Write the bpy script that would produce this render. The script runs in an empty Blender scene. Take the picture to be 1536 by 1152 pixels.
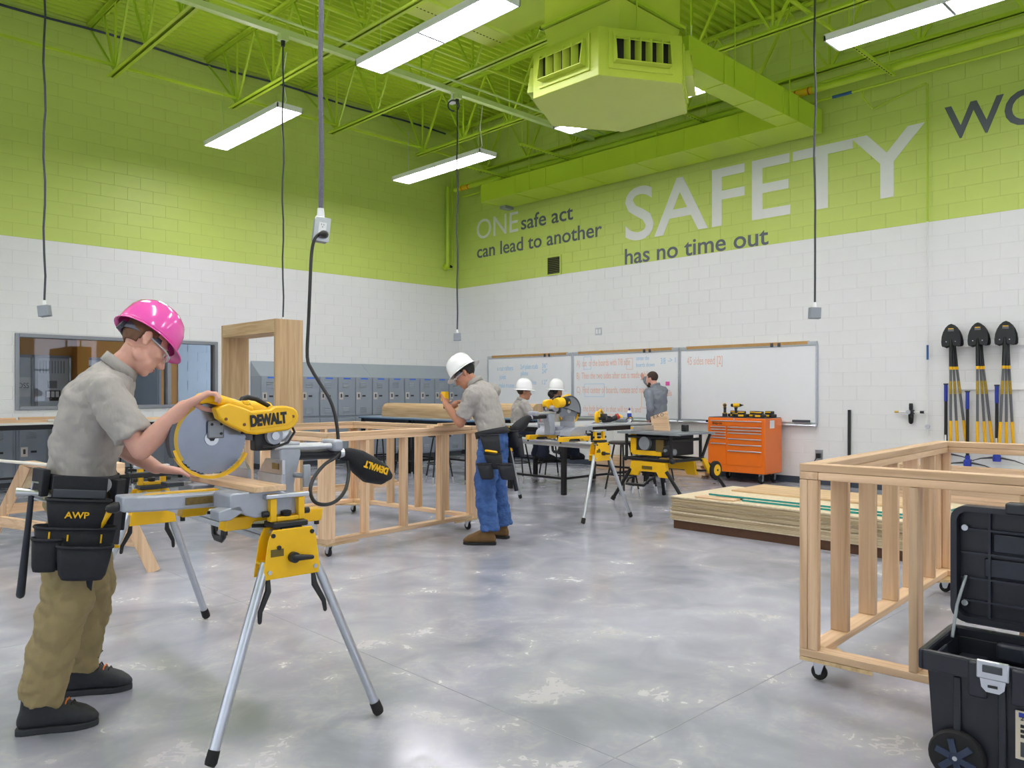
import bpy, math, random
from mathutils import Vector, Matrix, Quaternion
random.seed(7)
V = Vector
SC = bpy.context.scene
COL = SC.collection
PI = math.pi

# ------------------------------------------------------------------ camera, light, exposure
cam_data = bpy.data.cameras.new('camera')
cam = bpy.data.objects.new('camera', cam_data); COL.objects.link(cam)
cam.location = (0, 0, 1.40)
cam.rotation_euler = (PI/2, 0, -math.asin(0.69768))
cam_data.sensor_width = 36.0
cam_data.lens = 36.0*1192/1536
cam_data.shift_y = 11/1536
cam_data.clip_start = 0.05
SC.camera = cam
world = bpy.data.worlds.new('world'); SC.world = world
world.use_nodes = True
world.node_tree.nodes['Background'].inputs[0].default_value = (0.80, 0.85, 1.0, 1)
world.node_tree.nodes['Background'].inputs[1].default_value = 3.6
LAMP = 27.0          # emission of the fluorescent lenses
SC.view_settings.view_transform = 'Standard'
SC.view_settings.look = 'None'
SC.view_settings.gamma = 1.0
SC.view_settings.use_curve_mapping = False
SC.view_settings.exposure = 0.0
SC.cycles.max_bounces = 10
SC.cycles.diffuse_bounces = 6
SC.cycles.transparent_max_bounces = 8
SC.cycles.use_denoising = True
SC.cycles.sample_clamp_indirect = 6.0

XR, YL = 11.63, 13.67      # right wall plane x, left wall plane y
XB, YB = -5.0, -6.0        # walls behind the viewer
ZB = 3.71                  # paint line
ZD = 7.20                  # deck underside
CH = 0.2032                # block course

# ------------------------------------------------------------------ materials
def lin(c):
    if isinstance(c, str):
        c = tuple(int(c[i:i+2], 16)/255 for i in (0, 2, 4))
    return tuple((x/12.92 if x <= 0.04045 else ((x+0.055)/1.055)**2.4) for x in c)
MATS = {}
def mat(name, col, rough=0.5, metal=0.0, var=0.0, scale=8.0, bump=0.0, bscale=40.0, spec=0.5, stretch=None, coat=0.0, trans=0.0, objvar=0.0, alpha=1.0):
    """principled material with noise variation and fine relief"""
    if name in MATS: return MATS[name]
    m = bpy.data.materials.new(name); m.use_nodes = True
    nt = m.node_tree; b = nt.nodes['Principled BSDF']
    c = lin(col)
    b.inputs['Base Color'].default_value = (*c, 1)
    b.inputs['Roughness'].default_value = rough
    b.inputs['Metallic'].default_value = metal
    b.inputs['Specular IOR Level'].default_value = spec
    b.inputs['Coat Weight'].default_value = coat
    b.inputs['Transmission Weight'].default_value = trans
    b.inputs['Alpha'].default_value = alpha
    tc = nt.nodes.new('ShaderNodeTexCoord')
    src = tc.outputs['Object']
    if stretch:
        mp = nt.nodes.new('ShaderNodeMapping'); mp.inputs['Scale'].default_value = stretch
        nt.links.new(src, mp.inputs['Vector']); src = mp.outputs['Vector']
    if var > 0 or objvar > 0:
        n = nt.nodes.new('ShaderNodeTexNoise'); n.inputs['Scale'].default_value = scale; n.inputs['Detail'].default_value = 5
        nt.links.new(src, n.inputs['Vector'])
        mr = nt.nodes.new('ShaderNodeMapRange'); mr.inputs['From Min'].default_value = .25; mr.inputs['From Max'].default_value = .75
        mr.inputs['To Min'].default_value = 1-var; mr.inputs['To Max'].default_value = 1+var
        nt.links.new(n.outputs['Fac'], mr.inputs['Value'])
        val = mr.outputs['Result']
        if objvar > 0:
            oi = nt.nodes.new('ShaderNodeObjectInfo')
            m2 = nt.nodes.new('ShaderNodeMapRange'); m2.inputs['To Min'].default_value = 1-objvar; m2.inputs['To Max'].default_value = 1+objvar
            nt.links.new(oi.outputs['Random'], m2.inputs['Value'])
            mu = nt.nodes.new('ShaderNodeMath'); mu.operation = 'MULTIPLY'
            nt.links.new(val, mu.inputs[0]); nt.links.new(m2.outputs['Result'], mu.inputs[1]); val = mu.outputs[0]
        vm = nt.nodes.new('ShaderNodeVectorMath'); vm.operation = 'SCALE'; vm.inputs[0].default_value = c
        nt.links.new(val, vm.inputs['Scale'])
        nt.links.new(vm.outputs['Vector'], b.inputs['Base Color'])
    if bump > 0:
        n2 = nt.nodes.new('ShaderNodeTexNoise'); n2.inputs['Scale'].default_value = bscale; n2.inputs['Detail'].default_value = 4
        nt.links.new(src, n2.inputs['Vector'])
        bp = nt.nodes.new('ShaderNodeBump'); bp.inputs['Strength'].default_value = bump; bp.inputs['Distance'].default_value = 0.02
        nt.links.new(n2.outputs['Fac'], bp.inputs['Height']); nt.links.new(bp.outputs['Normal'], b.inputs['Normal'])
    MATS[name] = m
    return m
def emis(name, col, s):
    m = bpy.data.materials.new(name); m.use_nodes = True
    nt = m.node_tree; nt.nodes.clear()
    e = nt.nodes.new('ShaderNodeEmission'); e.inputs[0].default_value = (*col, 1); e.inputs[1].default_value = s
    o = nt.nodes.new('ShaderNodeOutputMaterial'); nt.links.new(e.outputs[0], o.inputs[0])
    MATS[name] = m; return m
def wood(axis, col='DCBC9C', name='pine'):
    """sawn lumber with grain along one local axis, a different board for each object"""
    key = name+'_grain_'+axis
    if key in MATS: return MATS[key]
    m = bpy.data.materials.new(key); m.use_nodes = True
    nt = m.node_tree; b = nt.nodes['Principled BSDF']; b.inputs['Roughness'].default_value = .6
    tc = nt.nodes.new('ShaderNodeTexCoord'); oi = nt.nodes.new('ShaderNodeObjectInfo')
    sc = {'X': (.8, 15, 15), 'Y': (15, .8, 15), 'Z': (15, 15, .8)}[axis]
    mp = nt.nodes.new('ShaderNodeMapping'); mp.inputs['Scale'].default_value = sc
    ad = nt.nodes.new('ShaderNodeVectorMath'); ad.operation = 'ADD'
    mu = nt.nodes.new('ShaderNodeMath'); mu.operation = 'MULTIPLY'; mu.inputs[1].default_value = 37
    nt.links.new(oi.outputs['Random'], mu.inputs[0])
    nt.links.new(tc.outputs['Object'], ad.inputs[0]); nt.links.new(mu.outputs[0], ad.inputs[1])
    nt.links.new(ad.outputs[0], mp.inputs['Vector'])
    n = nt.nodes.new('ShaderNodeTexNoise'); n.inputs['Scale'].default_value = 1.6; n.inputs['Detail'].default_value = 6; n.inputs['Distortion'].default_value = .6
    nt.links.new(mp.outputs[0], n.inputs['Vector'])
    cr = nt.nodes.new('ShaderNodeValToRGB')
    c = lin(col)
    cr.color_ramp.elements[0].position = .30; cr.color_ramp.elements[0].color = (c[0]*.80, c[1]*.72, c[2]*.62, 1)
    cr.color_ramp.elements[1].position = .62; cr.color_ramp.elements[1].color = (c[0]*1.12, c[1]*1.12, c[2]*1.1, 1)
    nt.links.new(n.outputs['Fac'], cr.inputs[0])
    m2 = nt.nodes.new('ShaderNodeMapRange'); m2.inputs['To Min'].default_value = .80; m2.inputs['To Max'].default_value = 1.12
    nt.links.new(oi.outputs['Random'], m2.inputs['Value'])
    vm = nt.nodes.new('ShaderNodeVectorMath'); vm.operation = 'SCALE'
    nt.links.new(cr.outputs[0], vm.inputs[0]); nt.links.new(m2.outputs[0], vm.inputs['Scale'])
    nt.links.new(vm.outputs[0], b.inputs['Base Color'])
    bp = nt.nodes.new('ShaderNodeBump'); bp.inputs['Strength'].default_value = .15; bp.inputs['Distance'].default_value = .004
    nt.links.new(n.outputs['Fac'], bp.inputs['Height']); nt.links.new(bp.outputs[0], b.inputs['Normal'])
    MATS[key] = m
    return m

GREEN = mat('green_paint', 'C1D369', .45, var=.04, scale=1.5, bump=.12, bscale=90)
GREENM = mat('green_enamel', 'B2CC34', .40, var=.04, scale=2)
WHITEW = mat('white_block_paint', 'E4E5E6', .42, var=.02, scale=1.5, bump=.12, bscale=90)
MORT_W = mat('white_joint_paint', 'D9DADC', .6, var=.02)
MORT_G = mat('green_joint_paint', 'B0BF57', .6, var=.02)
DEWY = mat('tool_yellow', 'F4BE10', .35, var=.04, scale=20)
BLK = mat('black_plastic', '1B1C20', .45, var=.1, scale=30, bump=.05, bscale=300)
RUB = mat('black_rubber', '18181A', .75, var=.1, scale=30)
BLKM = mat('black_metal', '1C1C1F', .35, metal=.3, var=.08, scale=20)
ALU = mat('brushed_aluminium', 'C6CBD4', .32, metal=.85, var=.05, scale=30)
CAST = mat('cast_grey_metal', 'A9AEBA', .45, metal=.35, var=.06, scale=25, bump=.06, bscale=200)
STEEL = mat('bright_steel', 'C9CCD2', .34, metal=1.0, var=.04, scale=30)
WHT = mat('white_plastic', 'ECEDEE', .4, var=.03)
GREYM = mat('grey_metal', '8E949C', .45, metal=.3, var=.05)
DKGREY = mat('dark_grey_metal', '4A4E55', .5, metal=.3, var=.05)

# ------------------------------------------------------------------ geometry helpers
def frame(t, up=V((0, 0, 1))):
    t = V(t).normalized()
    if abs(t.dot(up)) > .98: up = V((0, 1, 0)) if abs(t.y) < .9 else V((1, 0, 0))
    a = t.cross(up).normalized(); b = a.cross(t).normalized()
    return a, b
class G:
    def __init__(s): s.v = []; s.f = []; s.m = None
    def add(s, vs, fs):
        o = len(s.v); s.v += [tuple(x) for x in vs]; s.f += [tuple(i+o for i in f) for f in fs]; return s
    def box(s, c, d, R=None):
        c = V(c); h = V(d)/2
        vs = []
        for z in (-1, 1):
            for y in (-1, 1):
                for x in (-1, 1):
                    p = V((x*h.x, y*h.y, z*h.z))
                    if R is not None: p = R @ p
                    vs.append(c+p)
        return s.add(vs, [(0, 2, 3, 1), (4, 5, 7, 6), (0, 1, 5, 4), (2, 6, 7, 3), (0, 4, 6, 2), (1, 3, 7, 5)])
    def b2(s, a, b):
        a = V(a); b = V(b); return s.box((a+b)/2, (abs(b.x-a.x), abs(b.y-a.y), abs(b.z-a.z)))
    def bar(s, p0, p1, w, h, up=V((0, 0, 1))):
        p0 = V(p0); p1 = V(p1); a, b = frame(p1-p0, up)
        vs = []
        for p in (p0, p1):
            for i, j in ((-1, -1), (1, -1), (1, 1), (-1, 1)): vs.append(p+a*(w/2*i)+b*(h/2*j))
        return s.add(vs, [(3, 2, 1, 0), (4, 5, 6, 7), (0, 1, 5, 4), (1, 2, 6, 5), (2, 3, 7, 6), (3, 0, 4, 7)])
    def cyl(s, p0, p1, r0, r1=None, n=14, cap=True):
        r1 = r0 if r1 is None else r1
        p0 = V(p0); p1 = V(p1); a, b = frame(p1-p0)
        vs = []; 
        for p, r in ((p0, r0), (p1, r1)):
            for i in range(n):
                t = 2*PI*i/n; vs.append(p+a*(r*math.cos(t))+b*(r*math.sin(t)))
        fs = [(i, (i+1) % n, n+(i+1) % n, n+i) for i in range(n)]
        if cap: fs += [tuple(range(n-1, -1, -1)), tuple(range(n, 2*n))]
        return s.add(vs, fs)
    def tube(s, pts, r, n=8, ball=False, flat=1.0):
        pts = [V(p) for p in pts]; k = len(pts)
        rs = r if isinstance(r, (list, tuple)) else [r]*k
        if ball:   # rounded ends
            d0 = (pts[0]-pts[1]).normalized(); d1 = (pts[-1]-pts[-2]).normalized()
            pts = [pts[0]+d0*rs[0]*.95, pts[0]+d0*rs[0]*.6]+pts+[pts[-1]+d1*rs[-1]*.6, pts[-1]+d1*rs[-1]*.95]
            rs = [rs[0]*.3, rs[0]*.8]+list(rs)+[rs[-1]*.8, rs[-1]*.3]; k += 4
        a = None; vs = []
        for i, p in enumerate(pts):
            t = (pts[min(i+1, k-1)]-pts[max(i-1, 0)]).normalized()
            if a is None: a, b = frame(t)
            else:
                a = (a-t*a.dot(t)).normalized(); b = t.cross(a)*-1
                b = a.cross(t).normalized()
            for j in range(n):
                q = 2*PI*j/n; vs.append(p+a*(rs[i]*math.cos(q))+b*(rs[i]*flat*math.sin(q)))
        fs = [(i*n+j, i*n+(j+1) % n, (i+1)*n+(j+1) % n, (i+1)*n+j) for i in range(k-1) for j in range(n)]
        fs += [tuple(range(n-1, -1, -1)), tuple(range((k-1)*n, k*n))]
        return s.add(vs, fs)
    def lathe(s, o, ax, prof, n=20):
        o = V(o); ax = V(ax).normalized(); a, b = frame(ax)
        vs = []
        for r, h in prof:
            for i in range(n):
                t = 2*PI*i/n; vs.append(o+ax*h+a*(r*math.cos(t))+b*(r*math.sin(t)))
        k = len(prof)
        fs = [(i*n+j, i*n+(j+1) % n, (i+1)*n+(j+1) % n, (i+1)*n+j) for i in range(k-1) for j in range(n)]
        fs += [tuple(range(n-1, -1, -1)), tuple(range((k-1)*n, k*n))]
        return s.add(vs, fs)
    def prism(s, poly, ext):
        poly = [V(p) for p in poly]; e = V(ext); n = len(poly)
        vs = poly+[p+e for p in poly]
        fs = [tuple(range(n-1, -1, -1)), tuple(range(n, 2*n))]+[(i, (i+1) % n, n+(i+1) % n, n+i) for i in range(n)]
        return s.add(vs, fs)
    def ell(s, c, a, b=None, d=None, nu=16, nv=10):
        c = V(c)
        if b is None: a, b, d = V((a, 0, 0)), V((0, a, 0)), V((0, 0, a))
        a, b, d = V(a), V(b), V(d)
        vs = [c-d]
        for i in range(1, nv):
            p = -PI/2+PI*i/nv
            for j in range(nu):
                t = 2*PI*j/nu; vs.append(c+(a*math.cos(t)+b*math.sin(t))*math.cos(p)+d*math.sin(p))
        vs.append(c+d); L = len(vs)-1
        fs = [(0, 1+(j+1) % nu, 1+j) for j in range(nu)]
        for i in range(nv-2):
            for j in range(nu):
                q = 1+i*nu; fs.append((q+j, q+(j+1) % nu, q+nu+(j+1) % nu, q+nu+j))
        q = 1+(nv-2)*nu
        fs += [(q+j, q+(j+1) % nu, L) for j in range(nu)]
        return s.add(vs, fs)
    def loft(s, rings, n=20, e=2.0):
        """rings: (centre, half-vector u, half-vector v); closed ends"""
        vs = []
        for c, u, w in rings:
            c, u, w = V(c), V(u), V(w)
            for j in range(n):
                t = 2*PI*j/n; ct, st = math.cos(t), math.sin(t)
                vs.append(c+u*(math.copysign(abs(ct)**(2/e), ct))+w*(math.copysign(abs(st)**(2/e), st)))
        k = len(rings)
        fs = [(i*n+j, i*n+(j+1) % n, (i+1)*n+(j+1) % n, (i+1)*n+j) for i in range(k-1) for j in range(n)]
        fs += [tuple(range(n-1, -1, -1)), tuple(range((k-1)*n, k*n))]
        return s.add(vs, fs)
    def mesh(s, name, m, off=None, smooth=None):
        me = bpy.data.meshes.new(name)
        vs = s.v if off is None else [(x-off[0], y-off[1], z-off[2]) for x, y, z in s.v]
        me.from_pydata(vs, [], s.f)
        for mm in (m if isinstance(m, (list, tuple)) else [m]): me.materials.append(mm)
        fix_normals(me)
        if smooth is not None:
            me.polygons.foreach_set('use_smooth', [True]*len(me.polygons))
            if smooth < 170: me.set_sharp_from_angle(angle=math.radians(smooth))
        me.update()
        return me
    def build(s, name, m, parent=None, off=None, smooth=40, bevel=0.0, kind=None, label=None):
        o = bpy.data.objects.new(name, s.mesh(name, m, off, smooth))
        COL.objects.link(o)
        if parent is not None: o.parent = parent
        if bevel > 0: bev(o, bevel)
        if kind: o['kind'] = kind
        if label: o['label'] = label
        return o
import bmesh
def fix_normals(me):
    bm = bmesh.new(); bm.from_mesh(me)
    bmesh.ops.recalc_face_normals(bm, faces=bm.faces)
    bm.to_mesh(me); bm.free()
def bev(o, w, seg=2):
    b = o.modifiers.new('bevel', 'BEVEL'); b.width = w; b.segments = seg; b.limit_method = 'ANGLE'; b.angle_limit = math.radians(40)
def thing(name, label, cat, loc=(0, 0, 0), rz=0.0, group=None):
    o = bpy.data.objects.new(name, None); COL.objects.link(o)
    o.empty_display_size = .1
    o.location = loc; o.rotation_euler = (0, 0, rz)
    return tag(o, label, cat, group)
def tag(o, label, cat, group=None):
    o['label'] = label; o['category'] = cat
    if group: o['group'] = group
    return o
def structure(o):
    o['kind'] = 'structure'; return o
def copy_tree(o, parent=None):
    c = o.copy(); COL.objects.link(c)
    if parent is not None: c.parent = parent
    for ch in list(o.children): copy_tree(ch, c)
    return c
def arc(c, r, a0, a1, n, ux=V((1, 0, 0)), uy=V((0, 0, 1))):
    c = V(c)
    return [c+V(ux)*(r*math.cos(a0+(a1-a0)*i/n))+V(uy)*(r*math.sin(a0+(a1-a0)*i/n)) for i in range(n+1)]
def text_mesh(txt, w=None, h=None, size=1.0, bold=0.0):
    """lettering as a flat mesh; fitted to width w and capital height h when given"""
    cu = bpy.data.curves.new('lettering', 'FONT'); cu.body = txt; cu.size = size; cu.resolution_u = 4
    cu.offset = bold; cu.extrude = 0.0015; cu.space_character = 1.0
    o = bpy.data.objects.new('lettering', cu); COL.objects.link(o)
    dg = bpy.context.evaluated_depsgraph_get()
    me = bpy.data.meshes.new_from_object(o.evaluated_get(dg))
    bpy.data.objects.remove(o); bpy.data.curves.remove(cu)
    xs = [v.co.x for v in me.vertices]; ys = [v.co.y for v in me.vertices]
    sx = 1 if w is None else w/(max(xs)-min(xs)); sy = sx if h is None else h
    x0 = min(xs)
    for v in me.vertices: v.co.x = (v.co.x-x0)*sx; v.co.y *= sy
    me.materials.clear()
    return me
def lettering(txt, origin, right, up, m, parent, w=None, h=None, bold=0.0, off=(0, 0, 0), name='lettering', size=1.0):
    me = text_mesh(txt, w, h, size, bold); me.materials.append(m)
    r = V(right).normalized(); u = V(up).normalized(); n = r.cross(u)
    M = Matrix((r, u, n)).transposed().to_4x4(); M.translation = V(origin)-V(off)
    me.transform(M)
    o = bpy.data.objects.new(name, me); COL.objects.link(o)
    if parent is not None: o.parent = parent
    return o
# ------------------------------------------------------------------ floor
def floor_material():
    m = bpy.data.materials.new('polished_concrete'); m.use_nodes = True
    nt = m.node_tree; b = nt.nodes['Principled BSDF']; L = nt.links.new
    tc = nt.nodes.new('ShaderNodeTexCoord')
    def noise(scale, detail=6, dist=0.0):
        n = nt.nodes.new('ShaderNodeTexNoise'); n.inputs['Scale'].default_value = scale; n.inputs['Detail'].default_value = detail
        n.inputs['Distortion'].default_value = dist; L(tc.outputs['Object'], n.inputs['Vector']); return n
    n1 = noise(.55, 8, .8); n2 = noise(2.6, 8, .6); n3 = noise(14, 8, 1.6)
    cr = nt.nodes.new('ShaderNodeValToRGB')
    cr.color_ramp.elements[0].position = .36; cr.color_ramp.elements[0].color = (*lin('8F909C'), 1)
    cr.color_ramp.elements[1].position = .64; cr.color_ramp.elements[1].color = (*lin('B6B7C4'), 1)
    mx = nt.nodes.new('ShaderNodeMath'); mx.operation = 'MULTIPLY_ADD'; mx.inputs[1].default_value = .5
    L(n1.outputs['Fac'], mx.inputs[0])
    m5 = nt.nodes.new('ShaderNodeMath'); m5.operation = 'MULTIPLY'; m5.inputs[1].default_value = .5
    L(n2.outputs['Fac'], m5.inputs[0]); L(m5.outputs[0], mx.inputs[2]); L(mx.outputs[0], cr.inputs[0])
    # sawdust: thin tan drifts, thickest round the saw in the foreground
    sep = nt.nodes.new('ShaderNodeVectorMath'); sep.operation = 'DISTANCE'; sep.inputs[1].default_value = (2.1, 3.0, 0)
    L(tc.outputs['Object'], sep.inputs[0])
    near = nt.nodes.new('ShaderNodeMapRange'); near.inputs['From Min'].default_value = .2; near.inputs['From Max'].default_value = 3.6
    near.inputs['To Min'].default_value = .13; near.inputs['To Max'].default_value = .0
    L(sep.outputs['Value'], near.inputs['Value'])
    ad = nt.nodes.new('ShaderNodeMath'); ad.operation = 'ADD'
    L(n2.outputs['Fac'], ad.inputs[0]); L(near.outputs[0], ad.inputs[1])
    a2 = nt.nodes.new('ShaderNodeMath'); a2.operation = 'MULTIPLY_ADD'; a2.inputs[1].default_value = .6
    L(n3.outputs['Fac'], a2.inputs[0]); L(ad.outputs[0], a2.inputs[2])
    dust = nt.nodes.new('ShaderNodeMapRange'); dust.inputs['From Min'].default_value = .89; dust.inputs['From Max'].default_value = 1.28
    dust.inputs['To Max'].default_value = .38
    L(a2.outputs[0], dust.inputs['Value'])
    mixc = nt.nodes.new('ShaderNodeMix'); mixc.data_type = 'RGBA'
    L(dust.outputs[0], mixc.inputs['Factor']); L(cr.outputs[0], mixc.inputs['A']); mixc.inputs['B'].default_value = (*lin('D2C8B6'), 1)
    L(mixc.outputs['Result'], b.inputs['Base Color'])
    r = nt.nodes.new('ShaderNodeMapRange'); r.inputs['To Min'].default_value = .07; r.inputs['To Max'].default_value = .25
    L(n2.outputs['Fac'], r.inputs['Value'])
    r2 = nt.nodes.new('ShaderNodeMath'); r2.operation = 'MULTIPLY_ADD'; r2.inputs[1].default_value = .5
    L(dust.outputs[0], r2.inputs[0]); L(r.outputs[0], r2.inputs[2]); L(r2.outputs[0], b.inputs['Roughness'])
    b.inputs['Specular IOR Level'].default_value = .55
    return m
FLOORM = floor_material()
structure(G().b2((XB, YB, -.12), (XR, YL, 0)).build('floor', FLOORM, smooth=None))
# saw-cut control joints: shallow dark strips let into the slab
JOINT = mat('control_joint', '8A8C94', .7)
for i, y in enumerate((1.9, 5.05, 9.2)):
    structure(G().b2((XB, y-.003, -.002), (XR-.02, y+.003, .0006)).build('trim_%d' % (i+1), JOINT, smooth=None))
for i, x in enumerate((2.4, 6.1, 9.9)):
    structure(G().b2((x-.003, YB, -.002), (x+.003, YL-.02, .0006)).build('trim_%d' % (i+4), JOINT, smooth=None))

# ------------------------------------------------------------------ block walls
WIN = (2.96, 6.06, 1.12, 2.27)
FWv, RTv = (0.69768, 0.71641), (0.71641, -0.69768)
def seen_area(p):
    d = p[0]*FWv[0]+p[1]*FWv[1]
    if d < .5: return 0
    x = 768+1192*(p[0]*RTv[0]+p[1]*RTv[1])/d; y = 587-1192*(p[2]-1.4)/d
    if x < -20 or x > 1556 or y < -20 or y > 1170: return 0
    return 1/d
def cut(r, w):
    """rectangle r minus rectangle w"""
    a0, a1, z0, z1 = r; b0, b1, y0, y1 = w
    if a1 <= b0 or a0 >= b1 or z1 <= y0 or z0 >= y1: return [r]
    out = []
    if a0 < b0: out.append((a0, b0, z0, z1))
    if a1 > b1: out.append((b1, a1, z0, z1))
    c0, c1 = max(a0, b0), min(a1, b1)
    if z0 < y0: out.append((c0, c1, z0, y0))
    if z1 > y1: out.append((c0, c1, y1, z1))
    return out
JG, JD, BV = .0025, .004, .003      # half joint, proudness, edge rounding
def block_geo(g, w, h, M):
    a, c = w/2-JG, h/2-JG; b, d = a-BV, c-BV
    vs = [(-a, -c, -JD), (a, -c, -JD), (a, c, -JD), (-a, c, -JD), (-a, -c, -.001), (a, -c, -.001), (a, c, -.001), (-a, c, -.001), (-b, -d, 0), (b, -d, 0), (b, d, 0), (-b, d, 0)]
    fs = [(8, 9, 10, 11)]+[(4+i, 4+(i+1) % 4, 8+(i+1) % 4, 8+i) for i in range(4)]+[(i, (i+1) % 4, 4+(i+1) % 4, 4+i) for i in range(4)]
    g.add([M @ V(v) for v in vs], fs)
def block_wall(wall, a0, a1, toM, hole=None, pos=None):
    """running-bond blocks over [a0,a1] x [0,ZD]; the best seen are parts of their own, the rest one part"""
    full = {}
    cells = []
    k0 = -1
    k = k0
    while True:
        z0 = ZB-18*CH+k*CH; z1 = z0+CH
        if z0 >= ZD+.02: break
        zz0, zz1 = max(z0, 0), min(z1, ZD+.02)
        if zz1-zz0 > .03:
            s = a0+(0 if k % 2 else -.2032)
            while s < a1:
                r = (max(s, a0), min(s+.4064, a1), zz0, zz1)
                if r[1]-r[0] > .03:
                    for q in (cut(r, hole) if hole else [r]):
                        if q[1]-q[0] > .02 and q[3]-q[2] > .02: cells.append(q)
                s += .4064
        k += 1
    sc = []
    for q in cells:
        c = pos((q[0]+q[1])/2, (q[2]+q[3])/2)
        sc.append((seen_area(c)*(q[1]-q[0])*(q[3]-q[2]), q))
    sc.sort(key=lambda t: -t[0])
    rest = {True: G(), False: G()}
    for i, (s, q) in enumerate(sc):
        w, h = q[1]-q[0], q[3]-q[2]; gr = q[2] >= ZB-.01
        M = toM((q[0]+q[1])/2, (q[2]+q[3])/2)
        if i < 300 and s > 0:
            key = (round(w, 3), round(h, 3), gr)
            if key not in full:
                g = G(); block_geo(g, w, h, Matrix.Identity(4)); full[key] = g.mesh('block', GREEN if gr else WHITEW)
            o = bpy.data.objects.new('block', full[key]); COL.objects.link(o); o.parent = wall; o.matrix_local = M
        else:
            block_geo(rest[gr], w, h, M)
    for gr in (False, True):
        if rest[gr].v: rest[gr].build('blocks', GREEN if gr else WHITEW, wall, smooth=None, kind='stuff')
def wall_core(name, boxes):
    """joint-coloured backing in two paint bands"""
    o = None
    for (a, b, gr) in boxes:
        g = G().b2(a, b)
        if o is None: o = structure(g.build(name, MORT_W, smooth=None))
        else: g.build('joint_bed', MORT_G if gr else MORT_W, o, smooth=None)
    return o
T = .2
wr_ = wall_core('wall_right', [((XR+JD, YB-T, 0), (XR+T, YL+T, ZB), 0), ((XR+JD, YB-T, ZB), (XR+T, YL+T, ZD+.05), 1)])
def MR(a, z):
    M = Matrix(((0, 0, -1), (-1, 0, 0), (0, 1, 0))).to_4x4(); M.translation = (XR, a, z); return M
block_wall(wr_, YB, YL, MR, None, lambda a, z: (XR, a, z))
x0, x1, z0, z1 = WIN
wl_ = wall_core('wall_left', [((XB-T, YL+JD, 0), (x0, YL+T, ZB), 0), ((x1, YL+JD, 0), (XR, YL+T, ZB), 0), ((x0, YL+JD, 0), (x1, YL+T, z0), 0), ((x0, YL+JD, z1), (x1, YL+T, ZB), 0), ((XB-T, YL+JD, ZB), (XR, YL+T, ZD+.05), 1)])
def ML(a, z):
    M = Matrix(((1, 0, 0), (0, 0, -1), (0, 1, 0))).to_4x4(); M.translation = (a, YL, z); return M
block_wall(wl_, XB, XR-.001, ML, WIN, lambda a, z: (a, YL, z))
# walls behind the viewer: painted the same way, each with a row of tall windows
def rear(name, fixed, lo, hi, axis):
    o = None
    n = 4; ww = 2.2; gap = (hi-lo-n*ww)/(n+1)
    segs = []
    for z0_, z1_, m in ((0, 1.0, WHITEW), (3.4, ZB, WHITEW), (ZB, ZD+.05, GREEN)): segs.append((lo, hi, z0_, z1_, m))
    for i in range(n+1): segs.append((lo+i*(gap+ww), lo+i*(gap+ww)+gap, 1.0, 3.4, WHITEW))
    for a, b, z0_, z1_, m in segs:
        g = G()
        if axis == 'x': g.b2((fixed-T, a, z0_), (fixed, b, z1_))
        else: g.b2((a, fixed-T, z0_), (b, fixed, z1_))
        q = g.build(name if o is None else 'wall_panel', m, o, smooth=None)
        if o is None: o = structure(q)
    for i in range(n):
        c = lo+gap+ww/2+i*(gap+ww)
        f = G()
        for da in (-ww/2, 0, ww/2):
            f.box((fixed-.1, c+da, 2.2) if axis == 'x' else (c+da, fixed-.1, 2.2), (.06, .06, 2.4))
        for z in (1.0, 2.2, 3.4):
            f.box((fixed-.1, c, z) if axis == 'x' else (c, fixed-.1, z), (.06, ww, .06) if axis == 'x' else (ww, .06, .06))
        f.build('window_frame', GREYM, o)
        li = bpy.data.lights.new('window_portal', 'AREA'); li.shape = 'RECTANGLE'; li.size = ww; li.size_y = 2.4; li.cycles.is_portal = True
        lo_ = bpy.data.objects.new('window_portal', li); COL.objects.link(lo_)
        lo_.location = (fixed-.02, c, 2.2) if axis == 'x' else (c, fixed-.02, 2.2)
        lo_.rotation_euler = (PI/2, 0, -PI/2) if axis == 'x' else (PI/2, 0, 0)
        lo_.rotation_euler = V((1, 0, 0) if axis == 'x' else (0, 1, 0)).to_track_quat('-Z', 'Z').to_euler()
rear('wall_back', XB, YB, YL, 'x')
rear('wall_front', YB, XB, XR, 'y')
BASEB = mat('baseboard_vinyl', '3E4653', .5, var=.05)
structure(G().b2((XR-.012, YB, 0), (XR, YL, .10)).build('baseboard_right', BASEB))
structure(G().b2((XB, YL-.012, 0), (XR-.012, YL, .10)).build('baseboard_left', BASEB))

# ------------------------------------------------------------------ lettering on the right wall
LG = mat('grey_letter_paint', 'E0E2E1', .45, var=.02)
DG = mat('charcoal_letter_paint', '5A606C', .5, var=.03)
def wtxt(t, y0, y1, zb, cap, m, bold=0.0):
    return lettering(t, (XR-.0022, y0, zb), (0, -1, 0), (0, 0, 1), m, wr_, w=y0-y1, h=cap/.727, bold=bold)
wtxt('ONE', 13.05, 11.76, 4.735, .445, LG)
wtxt('safe act', 11.67, 10.24, 4.75, .30, DG, .011)
wtxt('can lead to another', 13.04, 9.52, 4.325, .29, DG, .011)
wtxt('SAFETY', 8.97, 3.845, 4.15, .98, LG, .01)
wtxt('has no time out', 8.98, 6.15, 3.722, .295, DG, .011)
wtxt('WO', 3.6, 2.40, 4.775, .46, DG, .014)

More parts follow.
